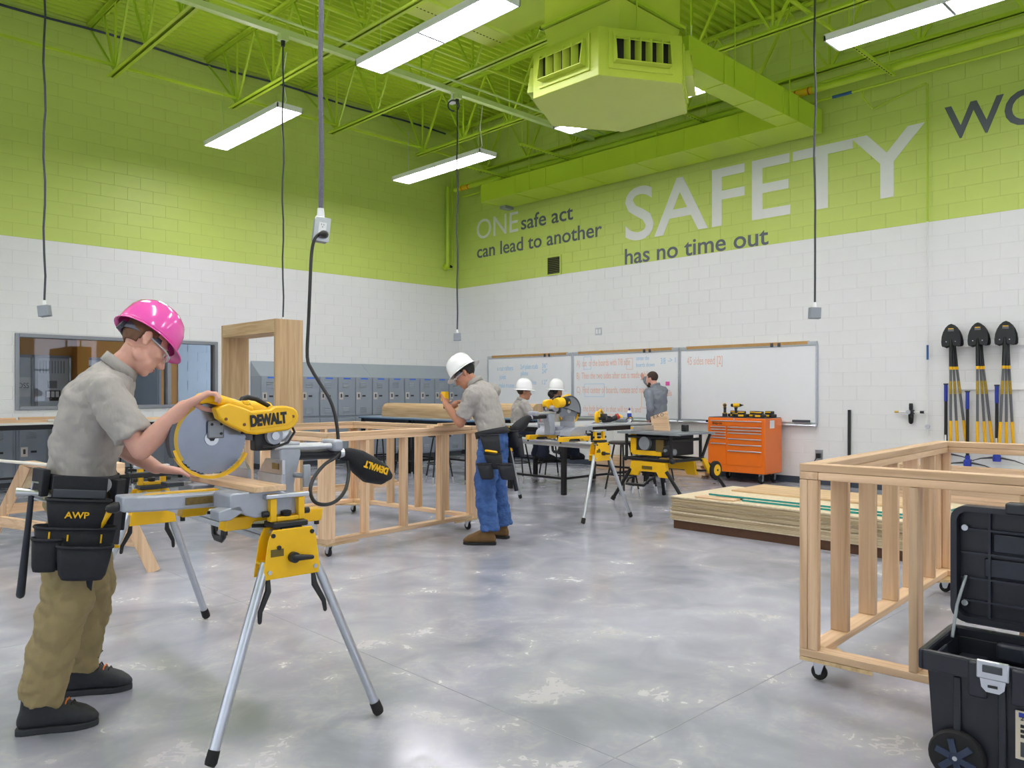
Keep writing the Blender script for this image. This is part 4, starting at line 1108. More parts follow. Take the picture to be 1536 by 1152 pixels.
# ------------------------------------------------------------------ black rolling tool chest
BLKC = mat('black_chest_plastic', '20232C', .38, var=.08, scale=40, bump=.06, bscale=250)
BLKI = mat('black_chest_inner', '262A36', .45, var=.08, scale=40)
t = thing('rolling_tool_chest', 'open black plastic rolling tool chest with chrome latch at the lower right', 'tool chest', (3.35, .70, 0), math.radians(3))
a, w0, w1, H = .20, -.36, .34, .455     # half depth (x), y range, height
def shell(g, a, y0, y1, z0, z1, th, taper=.02):
    g.prism([(-a+taper, y0+taper, z0), (a-taper, y0+taper, z0), (a-taper, y1-taper, z0), (-a+taper, y1-taper, z0)], (0, 0, th))
    for (p, q) in (((-a, y0), (a, y0)), ((a, y0), (a, y1)), ((a, y1), (-a, y1)), ((-a, y1), (-a, y0))):
        P0, P1 = V((*p, 0)), V((*q, 0)); n = V((-(P1-P0).y, (P1-P0).x, 0)).normalized()
        c = V((0, (y0+y1)/2, 0))
        def bt(P): return P+V((-math.copysign(taper, P.x), -math.copysign(taper, P.y-c.y), 0))
        g.add([bt(P0)+V((0, 0, z0)), bt(P1)+V((0, 0, z0)), P1+V((0, 0, z1)), P0+V((0, 0, z1)), bt(P0)+n*th+V((0, 0, z0)), bt(P1)+n*th+V((0, 0, z0)), P1+n*th+V((0, 0, z1)), P0+n*th+V((0, 0, z1))],
              [(0, 1, 2, 3), (7, 6, 5, 4), (0, 4, 5, 1), (3, 2, 6, 7), (0, 3, 7, 4), (1, 5, 6, 2)])
g = G(); shell(g, a, w0, w1, .05, H-.04, .006); g.build('tub', BLKC, t, smooth=None, bevel=.003)
g = G()
g.b2((-a-.022, w0-.022, H-.075), (-a+.004, w1+.022, H)); g.b2((a-.004, w0-.022, H-.075), (a+.022, w1+.022, H))
g.b2((-a-.022, w1-.004, H-.075), (a+.022, w1+.026, H)); g.b2((-a-.022, w0-.026, H-.075), (a+.022, w0+.004, H))
g.build('rim', BLKC, t, smooth=None, bevel=.010)
for y in (w1-.10, w1-.24, w1-.42, w1-.56):
    G().b2((-a-.006, y-.012, .07), (-a+.012, y+.012, H-.08)).build('rib', BLKC, t, bevel=.004)
for y in (w1-.17, w1-.30): G().b2((-a-.03, y-.03, H-.13), (-a-.01, y+.03, H-.005)).build('latch_pad', BLKC, t, bevel=.008)
lt = G().b2((-a-.040, w1-.268, H-.055), (-a-.024, w1-.168, H+.010)).build('latch', STEEL, t, bevel=.005)
G().prism([(-a-.034, w1-.258, H-.05), (-a-.034, w1-.178, H-.05), (-a-.034, w1-.183, H-.085), (-a-.034, w1-.198, H-.10), (-a-.034, w1-.238, H-.10), (-a-.034, w1-.253, H-.085)], (.006, 0, 0)).build('hasp', STEEL, lt)
G().b2((-a-.046, w1-.248, H-.03), (-a-.040, w1-.188, H-.005)).build('latch_window', DKGREY, lt, bevel=.002)
G().b2((-a-.0365, w1-.233, H-.083), (-a-.0335, w1-.203, H-.074)).build('keyhole', BLK, lt)
# moulded tray ledges inside
for y in (w1-.07, w0+.07): G().b2((-a+.01, y-.05, H-.14), (a-.01, y+.05, H-.10)).build('inner_ledge', BLKI, t, bevel=.01)
for y in (w1-.20, w1-.38, w1-.55): G().b2((a-.05, y-.05, H-.10), (a-.006, y+.05, H-.03)).build('inner_pocket', BLKI, t, bevel=.012)
G().b2((-a+.01, w1-.03, H-.05), (-a+.16, w1-.02, H-.015)).build('stay_bracket', BLKI, t, bevel=.006)
# lid standing open
def rrect(y0, y1, z0, z1, r, n=6):
    out = []
    for cy, cz, a0 in ((y1-r, z1-r, 0), (y0+r, z1-r, PI/2), (y0+r, z0+r, PI), (y1-r, z0+r, 1.5*PI)):
        out += [(cy+r*math.cos(a0+PI/2*k/n), cz+r*math.sin(a0+PI/2*k/n)) for k in range(n+1)]
    return out
lo_, li_ = rrect(w0-.01, w1+.01, H+.03, H+.49, .055), rrect(w0+.012, w1-.012, H+.052, H+.468, .040)
lid = G().prism([(a+.012, y, z) for y, z in lo_], (.018, 0, 0)).build('lid', BLKC, t, bevel=.006, smooth=30)
n = len(lo_); g = G()
g.add([(a-.045, y, z) for y, z in lo_]+[(a-.045, y, z) for y, z in li_]+[(a+.013, y, z) for y, z in lo_]+[(a+.013, y, z) for y, z in li_],
      [(i, (i+1) % n, n+(i+1) % n, n+i) for i in range(n)]+[(2*n+i, 2*n+(i+1) % n, (i+1) % n, i) for i in range(n)]+[(n+i, n+(i+1) % n, 3*n+(i+1) % n, 3*n+i) for i in range(n)]+[(3*n+i, 3*n+(i+1) % n, 2*n+(i+1) % n, 2*n+i) for i in range(n)])
g.build('lid_wall', BLKC, lid, smooth=40)
for y in (w1-.12, w1-.27, w1-.42, w1-.57): G().b2((a-.012, y-.004, H+.04), (a+.014, y+.004, H+.47)).build('lid_rib', BLKI, lid)
for z in (.11, .20, .30, .395): G().b2((a-.010, w0+.02, H+z-.004), (a+.014, w1-.02, H+z+.004)).build('lid_rib', BLKI, lid)
G().b2((a-.004, w1-.26, H+.31), (a+.014, w1-.13, H+.385)).build('lid_panel', BLKI, lid, bevel=.006); G().b2((a-.004, w1-.41, H+.21), (a+.014, w1-.10, H+.285)).build('lid_panel', BLKI, lid, bevel=.006)
for z in (.10, .40): G().cyl((a-.02, w1-.035, H+z), (a-.005, w1-.035, H+z), .012, n=12).build('screw_boss', STEEL, lid)
G().b2((a-.05, w1-.30, H+.47), (a+.015, w1-.18, H+.515)).build('lid_catch', BLKC, lid, bevel=.008)
G().tube([(a-.02, w1-.04, H+.21), (a-.07, w1-.02, H+.10), (a-.12, w1-.015, H-.02)], .007, 8, flat=.5).build('lid_stay', GREYM, t)
G().cyl((a+.012, w0+.03, H+.018), (a+.012, w1-.03, H+.018), .006, n=8).build('hinge_pin', STEEL, t)
for sx in (-1, 1):
    xw = sx*(a+.005)
    wv = G().lathe((xw-.02, w1-.10, .092), (1, 0, 0), [(.06, .0), (.086, 0), (.092, .008), (.092, .032), (.086, .04), (.06, .04)], 28).build('wheel', RUB, t)
    g = G()
    for k in range(6):
        an = k*PI/3+.3; c, s = math.cos(an), math.sin(an)
        g.bar((xw-.019, w1-.10+c*.015, .092+s*.015), (xw-.019, w1-.10+c*.066, .092+s*.066), .022, .018, V((1, 0, 0)))
    g.lathe((xw-.028, w1-.10, .092), (1, 0, 0), [(.02, 0), (.022, .02)], 16)
    g.build('wheel_spokes', mat('wheel_dark_blue', '2B3750', .4), wv)
    G().cyl((xw-.032, w1-.10, .092), (xw-.026, w1-.10, .092), .008, n=10).build('axle_cap', STEEL, wv)
G().b2((-a+.02, w0+.01, 0), (a-.02, w0+.06, .055)).build('foot', BLKC, t, bevel=.006)
LAB = mat('beige_label', 'D6CBB8', .6)
lb = G().b2((-a-.003, w1-.405, .14), (-a+.002, w1-.28, .305)).build('product_label', LAB, t, smooth=None)
lettering('24 in', (-a-.0045, w1-.295, .275), (0, -1, 0), (0, 0, 1), BLK, lb, w=.04, h=.018)
g = G()
for k in range(3): g.b2((-a-.0042, w1-.39, .215+.017*k), (-a-.003, w1-.295, .226+.017*k))
g.build('label_text_block', BLK, lb, smooth=None, kind='stuff')
G().b2((-a-.0042, w1-.34, .284), (-a-.003, w1-.29, .30)).build('label_logo', PBL, lb, smooth=None)
G().b2((-a-.0042, w1-.38, .15), (-a-.003, w1-.295, .20)).build('label_picture', DKGREY, lb, smooth=None)
# ------------------------------------------------------------------ mitre saw stands
def work_support(t, y, s):
    """flip-up work support on the end of the beam; s points outward"""
    o = G().b2((-.075, y-.05, .845), (.075, y+.05, .868)).build('support_shoe', BLK, t, bevel=.005)
    G().prism([(-.045, y+s*.055, .845), (.045, y+s*.055, .845), (.03, y+s*.055, .795), (-.03, y+s*.055, .795)], (0, -s*.012, 0)).build('clamp_block', BLK, o)
    g = G(); g.b2((-.075, y-.018, .868), (-.048, y+.018, .962)); g.b2((.048, y-.018, .868), (.075, y+.018, .962)); g.b2((-.048, y-.018, .868), (.048, y+.018, .886))
    f = g.build('support_fork', DEWY, t, bevel=.003)
    G().b2((-.095, y-.022, .962), (.095, y+.022, .980)).build('support_bar', ALU, t, bevel=.004)
    for x in (-.06, .06): G().b2((x-.018, y-.006, .9801), (x+.018, y+.006, .981)).build('slot', DEWY, t, smooth=None)
    G().b2((-.13, y-s*.045-.010, .915), (.10, y-s*.045+.010, .945)).build('stop_arm', BLK, t, bevel=.006)
    G().tube([(-.13, y-s*.045, .93), (-.15, y-s*.045, .95), (-.145, y-s*.045, .975)], .008, 8).build('stop_hook', BLK, t)
    for x in (-.09, .09): G().cyl((x-.012, y, .90), (x+.012, y, .90), .013, n=10).build('knob', BLK, f)
    G().lathe((0, y, .886), (0, 0, 1), [(.018, 0), (.022, .006), (.022, .02), (.012, .024)], 12).build('knob', BLK, f)
def saw_stand(label, loc, rz):
    t = thing('saw_stand', label, 'saw stand', loc, rz, 'folding mitre saw stands')
    g = G(); g.b2((-.045, -.895, .765), (.045, .895, .79)); g.b2((-.040, -.895, .79), (.040, .895, .805)); g.b2((-.045, -.895, .805), (.045, .895, .828))
    g.build('beam', CAST if False else ALU, t, smooth=None, bevel=.004)
    for s in (-1, 1):
        G().cyl((s*.052, -.90, .822), (s*.052, .90, .822), .014, n=12).build('extension_tube', ALU, t)
    for sy in (-1, 1):
        y = sy*.86
        g = G()
        for q in (-.045, .04): g.prism([(-.128, y+q, .645), (.128, y+q, .645), (.105, y+q, .80), (.085, y+q, .842), (-.085, y+q, .842), (-.105, y+q, .80)], (0, .006, 0))
        g.b2((-.12, y-.04, .70), (.12, y+.04, .712))
        br = g.build('leg_bracket', DEWY, t, smooth=None, bevel=.003)
        for (x, z) in ((-.085, .82), (.085, .82), (-.10, .675), (.10, .675), (-.06, .77)):
            yy = y+sy*.047; G().cyl((x, yy-.004, z), (x, yy+.004, z), .009, n=10).build('bolt', BLK if z > .7 else STEEL, br)
        lv = G().cyl((.0, y+sy*.045, .725), (.0, y+sy*.07, .725), .022, n=14).build('lever_hub', BLK, br)
        G().tube([(0, y+sy*.062, .725), (.035, y+sy*.068, .722), (.075, y+sy*.068, .718)], [.015, .012, .009], 10, ball=True).build('lever', BLK, lv)
        G().b2((-.095, y+sy*.046, .735), (-.04, y+sy*.0475, .765)).build('maker_plate', mat('plate_dark', '6B5A1E', .5), br, smooth=None)
        for sx in (-1, 1):
            a = V((sx*.105, y+sy*.02, .71)); b = V((sx*.357, sy*.974, .035))
            lg = G().tube([a, b], .0195, 14).build('leg', ALU, t)
            d = (b-a).normalized()
            G().tube([b-d*.03, b+d*.012, V((b.x+d.x*.03, b.y+d.y*.02, .012))], [.0225, .024, .02], 12).build('foot', RUB, lg)
            G().tube([a+d*.07+V((sx*-.03, 0, 0)), a+d*.12+V((sx*-.045, 0, -.0)), a+d*.20+V((sx*-.035, 0, 0)), a+d*.24+V((sx*-.045, 0, 0))], [.010, .014, .011, .009], 8, ball=True, flat=.6).build('release_lever', BLK, lg)
        work_support(t, sy*.845, sy)
    # carrying handle under the beam
    G().tube([(0, -.20, .765), (0, -.19, .71), (0, -.17, .695), (0, -.10, .695), (0, -.08, .71), (0, -.07, .765)], .013, 8, flat=1.4).build('carry_handle', BLK, t)
    return t
def saw_mount(t, y):
    g = G()
    g.prism([(-.225, y-.035, .835), (-.12, y-.035, .835), (-.10, y-.035, .862), (.10, y-.035, .862), (.12, y-.035, .835), (.205, y-.035, .835), (.215, y-.035, .888), (-.215, y-.035, .888)], (0, .07, 0))
    m = g.build('saw_mount', DEWY, t, bevel=.004)
    for x in (-.21, .20): G().cyl((x, y, .815), (x, y, .835), .011, n=10).build('mount_foot', BLK, m)
    G().tube([(-.11, y-.03, .845), (-.06, y-.055, .845), (.0, y-.05, .842)], .008, 8).build('mount_lever', BLK, m)
    return m
ST1 = saw_stand('silver legged saw stand carrying the saw the student is using', (1.659, 3.851, 0), math.radians(-2.4))
saw_mount(ST1, -.73); saw_mount(ST1, -.25)
ST2 = saw_stand('silver legged saw stand in the middle distance with an idle saw', (6.83, 6.40, 0), math.radians(-6))
saw_mount(ST2, -.45); saw_mount(ST2, .12)

# ------------------------------------------------------------------ sliding mitre saw (front toward -x)
GUARD = mat('dark_guard', '5B5F68', .4, metal=.4, var=.06)
BLADEM = mat('blade_steel', '8A909C', .30, metal=.9, var=.06, scale=14)
BAGM = mat('black_bag_fabric', '1C1D22', .8, var=.15, scale=60, bump=.2, bscale=120)
def mitre_saw(label, loc, rz, lift=0.0):
    t = thing('mitre_saw', label, 'mitre saw', loc, rz, 'sliding mitre saws')
    def part(g, nm, m, p=None, **k): return g.build(nm, m, p or t, **k)
    # base: two raised table halves joined by a low web
    for s in (-1, 1):
        prof = [(-.20, .04), (-.20, .098), (-.19, .105), (.0, .105), (.055, .085), (.10, .05), (.12, .0), (-.10, .0), (-.13, .012), (-.16, .03)]
        g = G(); g.prism([(x, s*.115, z) for x, z in prof], (0, s*.165, 0)); part(g, 'base_table', CAST, bevel=.005)
        g = G(); g.prism([(-.245, s*.19, .0), (-.20, s*.19, .0), (-.14, s*.19, .03), (-.16, s*.19, .06), (-.245, s*.19, .04)], (0, s*.09, 0)); part(g, 'base_foot', CAST, bevel=.005)
    part(G().b2((-.08, -.115, .005), (.12, .115, .05)), 'base_web', CAST, bevel=.004)
    part(G().lathe((-.03, 0, .052), (0, 0, 1), [(.112, 0), (.114, .006), (.114, .048), (.108, .053)], 32), 'turntable', CAST)
    part(G().lathe((-.03, 0, .040), (0, 0, 1), [(.15, 0), (.165, .004), (.165, .016), (.15, .02)], 40), 'mitre_scale', STEEL)
    g = G(); g.prism([(-.12, -.085, .03), (-.12, .085, .03), (-.42, .07, .035), (-.53, .05, .04), (-.53, -.05, .04), (-.42, -.07, .035)], (0, 0, .062))
    arm = part(g, 'table_arm', CAST, bevel=.008)
    part(G().b2((-.50, -.026, .0925), (-.10, .026, .0985)), 'kerf_plate', DEWY, arm, smooth=None)
    part(G().b2((-.30, -.084, .050), (-.19, -.0795, .080)), 'scale_plate', mat('brass_plate', '6F5B2B', .5, var=.3, scale=80), arm, smooth=None)
    part(G().tube([(-.53, .0, .058), (-.545, 0, .056), (-.56, 0, .054)], [.02, .022, .018], 12, ball=True), 'mitre_lock_handle', BLK, arm)
    for s in (-1, 1):
        f = part(G().b2((.020, s*.05, .105), (.038, s*.275, .165)), 'fence', CAST, bevel=.003)
        part(G().prism([(.0235, s*.055, .166), (.0235, s*.275, .166), (.0235, s*.275, .225), (.0235, s*.12, .225)], (.012, 0, 0)), 'upper_fence', STEEL, f)
        part(G().b2((.019, s*.19, .185), (.0225, s*.245, .21)), 'fence_plate', mat('brass_plate', '6F5B2B', .5, var=.3, scale=80), f, smooth=None)
    # rear column and rails
    g = G(); g.prism([(x, -.05, z) for x, z in ((.125, .275), (.225, .285), (.228, .225), (.195, .09), (.20, .01), (.10, .01), (.112, .09), (.125, .18))], (0, .10, 0))
    col = part(g, 'column', CAST, bevel=.008)
    part(G().b2((.055, -.062, .17), (.085, -.030, .205)), 'depth_stop', DEWY, col, bevel=.004)
    part(G().cyl((.09, -.06, .178), (.09, -.03, .178), .011, n=10), 'red_switch', mat('switch_red', 'A83A2A', .5), col)
    part(G().tube([(.195, -.05, .135), (.22, -.11, .135)], .012, 10), 'bevel_lock_rod', CAST, col)
    part(G().bar((.22, -.115, .085), (.22, -.115, .185), .035, .014), 'bevel_lock_lever', CAST, col, bevel=.005)
    for y in (-.04, .04): part(G().cyl((.10, y, .262), (.43, y, .256), .0135, n=14), 'slide_rail', STEEL)
    part(G().b2((.385, -.065, .232), (.440, .065, .285)), 'rail_end_block', CAST, bevel=.012)
    part(G().tube([(.20, 0, .222), (.46, 0, .214)], .024, 12), 'dust_duct', BLK)
    g = G()
    for x, z, ry, rz_ in ((.455, .212, .024, .024), (.50, .205, .03, .034), (.555, .165, .048, .05), (.62, .125, .062, .056), (.69, .098, .062, .048), (.725, .09, .045, .022)):
        pass
    g.loft([((x, 0, z), (0, ry, 0), (rz_*.35, 0, rz_)) for x, z, ry, rz_ in ((.452, .212, .024, .024), (.50, .208, .032, .032), (.555, .17, .050, .055), (.62, .128, .062, .062), (.69, .098, .060, .048), (.722, .088, .050, .020))], 20, 2.6)
    bag = part(g, 'dust_bag', BAGM, smooth=60)
    part(G().cyl((.448, 0, .214), (.468, 0, .212), .028, n=14), 'bag_collar', ALU, bag)
    lettering('DEWALT', (.690, -.064, .132), (-.93, 0, .33), (-.33, .0, -.93), DEWY, bag, w=.14, h=.044, bold=.05)
    # saw head (tilted on its pivot)
    hd = thing('saw_head', '', ''); del hd['label']; del hd['category']; hd.parent = t
    bpy.data.objects.remove(hd)
    c = V((-.162, 0, .312+lift))
    n = 60; pts = []
    for i in range(n*2):
        a = PI*i/n; r = .152 if i % 2 == 0 else .1475
        pts.append(c+V((r*math.cos(a+.01*(i % 2)), -.0014, r*math.sin(a))))
    bl = part(G().prism(pts, (0, .0028, 0)), 'blade', BLADEM, smooth=None)
    part(G().cyl(c+V((0, -.006, 0)), c+V((0, .006, 0)), .03, n=20), 'arbor_flange', STEEL, bl)
    part(G().cyl(c+V((0, -.012, 0)), c+V((0, -.004, 0)), .012, n=6), 'arbor_nut', BLK, bl)
    # upper guard: thick arc over the blade, inner plate behind
    outer = arc(c, .178, math.radians(-5), math.radians(205), 26); inner = arc(c, .160, math.radians(205), math.radians(-5), 26)
    part(G().prism([p+V((0, -.012, 0)) for p in outer+inner], (0, .045, 0)), 'upper_guard', GUARD, smooth=30)
    pl = arc(c, .172, math.radians(20), math.radians(190), 24)
    part(G().prism([p+V((0, .024, 0)) for p in pl], (0, .006, 0)), 'guard_plate', mat('guard_grey', '8E939D', .4, metal=.4, var=.05), smooth=30)
    # lower guard: clear sector with yellow rim
    o2 = arc(c, .170, math.radians(195), math.radians(335), 22); i2 = arc(c, .158, math.radians(335), math.radians(195), 22)
    part(G().prism([p+V((0, -.014, 0)) for p in o2+i2], (0, .028, 0)), 'lower_guard_rim', DEWY, smooth=30)
    part(G().prism([p+V((0, -.013, 0)) for p in arc(c, .160, math.radians(120), math.radians(215), 16)+arc(c, .145, math.radians(215), math.radians(120), 16)], (0, .003, 0)), 'guard_edge', mat('worn_yellow', 'CDA63A', .5), smooth=30)
    part(G().b2(c+V((-.02, -.018, .0)), c+V((.05, -.004, .075))), 'gear_cover', mat('guard_grey', '8E939D', .4, metal=.4, var=.05), bevel=.008)
    for q in ((-.005, .06), (.035, .06), (.035, .02)): part(G().cyl(c+V((q[0], -.022, q[1])), c+V((q[0], -.017, q[1])), .006, n=8), 'guard_screw', BLK)
    # belt-cover arm on the right side, traced profile
    A = [(-.177, .442), (-.162, .398), (-.125, .372), (-.044, .332), (.003, .325), (.151, .340), (.180, .355), (.196, .378), (.199, .401), (.192, .424), (.176, .438), (.142, .447), (.084, .447), (.064, .432), (-.02, .426), (-.05, .440), (-.12, .462)]
    ar = part(G().prism([(x, -.085, z+lift) for x, z in A], (0, .06, 0)), 'head_arm', DEWY, bevel=.008, smooth=30)
    part(G().prism([(x, -.088, z+lift) for x, z in ((-.03, .345), (.14, .362), (.165, .378), (.168, .40), (.15, .418), (.12, .422), (-.02, .405))], (0, .004, 0)), 'belt_cover', DEWY, ar, bevel=.002)
    lettering('DEWALT', (-.028, -.0895, .362+lift), (.995, 0, .08), (-.08, 0, .995), BLK, ar, w=.168, h=.064, bold=.06)
    for x, z in ((-.135, .395), (-.055, .37), (.17, .40)): part(G().cyl((x, -.0875, z+lift), (x, -.084, z+lift), .007, n=10), 'cover_screw', mat('screw_bronze', '7A4A1E', .5), ar)
    # trigger handle
    part(G().tube([(-.228, -.045, .482+lift), (-.19, -.045, .486+lift), (-.12, -.045, .466+lift), (-.05, -.045, .444+lift), (-.015, -.045, .432+lift)], [.020, .021, .020, .021, .018], 12, ball=True, flat=1.15), 'trigger_handle', DEWY, ar)
    part(G().box((-.035, -.045, .462+lift), (.03, .035, .02)), 'lock_button', DEWY, ar, bevel=.004)
    part(G().tube([(-.050, -.03, .455+lift), (-.035, -.02, .478+lift), (-.01, -.015, .486+lift), (.03, -.015, .478+lift), (.085, -.02, .448+lift)], [.010, .012, .012, .011, .010], 10, ball=True), 'carry_handle', BLK, ar)
    # motor on the left side
    part(G().cyl((.13, .075, .405+lift), (.02, .075, .415+lift), .058, n=20), 'motor_housing', DEWY, ar, bevel=.006)
    part(G().lathe((.02, .075, .415+lift), (-1, 0, .08), [(.060, 0), (.060, .05), (.052, .085), (.03, .095)], 20), 'motor_cap', BLK, ar)
    part(G().b2((-.04, .13, .40+lift), (-.015, .1345, .425+lift)), 'maker_plate', DEWY, ar, smooth=None)
    # linkage under the arm
    part(G().b2((.02, -.03, .25), (.14, .03, .335+lift)), 'pivot_block', BLK, bevel=.008)
    part(G().cyl((.10, -.055, .315), (.10, .055, .315), .038, n=18), 'pivot_boss', CAST)
    part(G().cyl((.10, -.062, .315), (.10, -.054, .315), .018, n=12), 'pivot_bolt', STEEL)
    part(G().lathe((.155, -.055, .315), (0, 1, 0), [(.02, 0), (.03, .004), (.03, .016), (.02, .02)], 16), 'pivot_ring', STEEL)
    part(G().tube([(.19, -.03, .36+lift), (.185, -.07, .33), (.15, -.075, .285), (.09, -.07, .265), (.045, -.05, .27)], .0055, 8), 'head_cable', BLK)
    part(G().tube([(.02, -.05, .33), (-.02, -.06, .33), (-.06, -.07, .335)], .006, 8), 'guard_link', BLK)
    return t
mitre_saw('yellow sliding mitre saw the student is cutting with', (1.60, 3.30, .8885), math.radians(-1.5))
mitre_saw('idle mitre saw on the stand in the middle distance, motor side toward the viewer', (6.875, 6.27, .8885), math.radians(178), lift=-.03)
# the piece being cut
o = tag(G().b2((1.475, 2.99, .994), (1.615, 3.62, 1.016)).build('work_piece', wood('Y', 'DCC49C'), bevel=.001), 'pale board on the saw table under the blade', 'board')
tag(G().b2((1.30, 3.42, .994), (1.37, 3.50, 1.012)).build('clamp_block', DKGREY, bevel=.003), 'small dark block on the saw table by the left hand', 'block')
# supply cord of the foreground saw, plugged into the hanging box
K = [(2.171, 3.625, 2.212), (2.141, 3.62, 2.208), (2.111, 3.62, 2.17), (2.093, 3.615, 2.088), (2.062, 3.575, 1.927), (2.047, 3.562, 1.757), (2.027, 3.54, 1.572), (2.033, 3.506, 1.506), (2.056, 3.469, 1.439), (2.081, 3.417, 1.357), (2.089, 3.381, 1.276), (2.088, 3.355, 1.18), (2.079, 3.345, 1.139),
     (2.095, 3.30, 1.10), (2.088, 3.27, 1.06), (2.081, 3.25, 1.01), (2.025, 3.192, .941), (1.943, 3.14, .902), (1.86, 3.10, .898), (1.80, 3.085, .92), (1.79, 3.10, .97), (1.84, 3.15, 1.02), (1.92, 3.20, 1.065), (1.99, 3.225, 1.09), (2.02, 3.235, 1.11)]
def smooth_path(P, n=4):
    P = [V(p) for p in P]; out = []
    for i in range(len(P)-1):
        p0, p1, p2, p3 = P[max(i-1, 0)], P[i], P[i+1], P[min(i+2, len(P)-1)]
        for k in range(n):
            u = k/n; out.append(.5*((2*p1)+(p2-p0)*u+(2*p0-5*p1+4*p2-p3)*u*u+(3*p1-p0-3*p2+p3)*u**3))
    return out+[P[-1]]
t = thing('supply_cable', 'black power cord from the hanging outlet to the saw in use', 'cord', (2.08, 3.4, .9))
off = (2.08, 3.4, .9)
G().tube(smooth_path(K), .0085, 8).build('cord', BLK, t, off=off)
G().tube([(2.178, 3.628, 2.213), (2.155, 3.605, 2.209), (2.14, 3.60, 2.207)], [.021, .019, .012], 12, ball=True).build('plug', BLK, t, off=off)

# ------------------------------------------------------------------ table saw on its rolling stand
t = thing('table_saw', 'black and yellow table saw on a rolling stand near the orange cabinet', 'table saw', (8.42, 5.92, 0), math.radians(-3))
G().b2((-.36, -.43, .875), (.36, .36, .90)).build('saw_table', mat('grey_table', '7E848C', .4, metal=.4, var=.05), t, bevel=.004)
G().b2((-.37, -.55, .865), (-.33, .42, .893)).build('front_rail', GREYM, t, bevel=.003); G().b2((.33, -.55, .865), (.37, .42, .893)).build('rear_rail', GREYM, t, bevel=.003)
G().b2((-.34, -.56, .872), (.34, -.47, .897)).build('table_extension', GREYM, t, bevel=.003)
G().b2((-.38, .14, .9005), (.38, .19, .965)).build('rip_fence', ALU, t, bevel=.004)
G().b2((-.382, .145, .93), (-.379, .185, .95)).build('fence_label', DEWY, t, smooth=None)
G().b2((.02, -.36, .9005), (.09, -.29, .985)).build('blade_guard', BLK, t, bevel=.008)
G().b2((-.27, -.30, .60), (.27, .20, .872)).build('saw_body', BLK, t, bevel=.01)
G().b2((-.285, .18, .62), (-.265, .27, .87)).build('side_panel', DEWY, t, bevel=.005)
G().b2((-.29, -.22, .60), (-.272, .24, .66)).build('base_panel', DEWY, t, bevel=.005)
G().cyl((-.27, .02, .75), (-.32, .02, .75), .085, n=24).build('motor_end', GREYM, t)
G().b2((-.29, -.26, .65), (-.273, -.14, .80)).build('control_panel', mat('brass_plate', '6F5B2B', .5, var=.3, scale=80), t)
hw = G().lathe((-.30, -.33, .68), (-1, 0, 0), [(.05, 0), (.06, .005), (.06, .02), (.05, .025)], 20).build('hand_wheel', BLK, t); G().cyl((-.30, -.33, .68), (-.36, -.33, .68), .018, n=10).build('wheel_knob', GREYM, hw)
G().lathe((-.25, -.33, .66), (0, -1, 0), [(.03, 0), (.04, .02), (.04, .07), (.03, .08)], 14).build('dust_port', GREYM, t)
# roll cage
g = []
for a, b in (((-.30, -.40, .55), (-.30, .34, .55)), ((.30, -.40, .55), (.30, .34, .55)), ((-.30, -.40, .55), (.30, -.40, .55)), ((-.30, .34, .55), (.30, .34, .55)),
             ((-.30, -.38, .55), (-.30, -.38, .86)), ((-.30, .32, .55), (-.30, .32, .86)), ((.30, -.38, .55), (.30, -.38, .86)), ((.30, .32, .55), (.30, .32, .86)), ((-.30, -.38, .83), (-.30, .32, .83)), ((-.30, -.38, .80), (.30, -.38, .80)), ((.30, -.40, .56), (.42, -.44, .86))):
    G().tube([a, b], .020, 10).build('cage_tube', BLKM, t)
for p in ((-.30, -.40, .55), (-.30, .34, .55), (.30, -.40, .55), (.30, .34, .55)): G().ell(p, .036).build('cage_joint', BLK, t)
for sx, x in ((-1, -.31), (1, .31)):
    g = G(); g.prism([(x, -.34, .34), (x, -.20, .34), (x, -.16, .40), (x, .10, .40), (x, .14, .34), (x, .28, .34), (x, .24, .525), (x, -.30, .525)], (.05*sx*-1, 0, 0)); p = g.build('stand_panel', DEWY, t, bevel=.006)
    if sx < 0: G().b2((x-.004, -.10, .43), (x-.0005, .06, .47)).build('maker_plate', mat('plate_dark', '6B5A1E', .5), p, smooth=None)
for a, b in (((-.30, .25, .42), (-.44, .44, .02)), ((-.30, -.31, .42), (-.22, -.56, .02)), ((.30, .25, .42), (.44, .30, .02)), ((.42, -.42, .48), (.92, -.42, .02))):
    a = V(a); b = V(b); lg = G().tube([a, b], .023, 12).build('leg', BLKM, t)
    d = (b-a).normalized(); G().tube([b-d*.05, b], .028, 12, ball=False).build('foot', RUB, lg)
G().tube([(-.30, .20, .33), (-.36, .24, .30), (-.42, .22, .24), (-.42, -.06, .24), (-.36, -.10, .31), (-.31, -.14, .34)], .018, 10).build('kick_handle', BLKM, t)
G().prism([(.26, -.40, .56), (.34, -.40, .56), (.50, -.40, .36), (.40, -.40, .36)], (0, -.04, 0)).build('wheel_arm', DEWY, t, bevel=.005)
wv = G().lathe((.52, -.48, .40), (0, 1, 0), [(.05, 0), (.10, .0), (.115, .012), (.115, .045), (.10, .057), (.05, .057)], 28).build('wheel', RUB, t)
wv.location = (0, 0, 0)
G().lathe((.52, -.485, .40), (0, 1, 0), [(.02, 0), (.072, .004), (.075, .012), (.075, .05)], 24).build('wheel_rim', DEWY, wv); G().cyl((.52, -.49, .40), (.52, -.48, .40), .014, n=10).build('wheel_hub', BLK, wv)
G().tube([(.30, .30, .40), (.30, -.40, .40), (.52, -.43, .40)], .014, 8).build('axle', BLKM, t)
o = thing('upright_board', 'tan offcut with pencil marks standing on the table saw', 'board', (8.44, 5.95, .9005), math.radians(-3))
G().prism([(0, -.14, 0), (0, .13, 0), (0, .16, .17), (0, -.10, .25)], (.02, 0, 0)).build('offcut_panel', wood('Y', 'CFA873'), o)
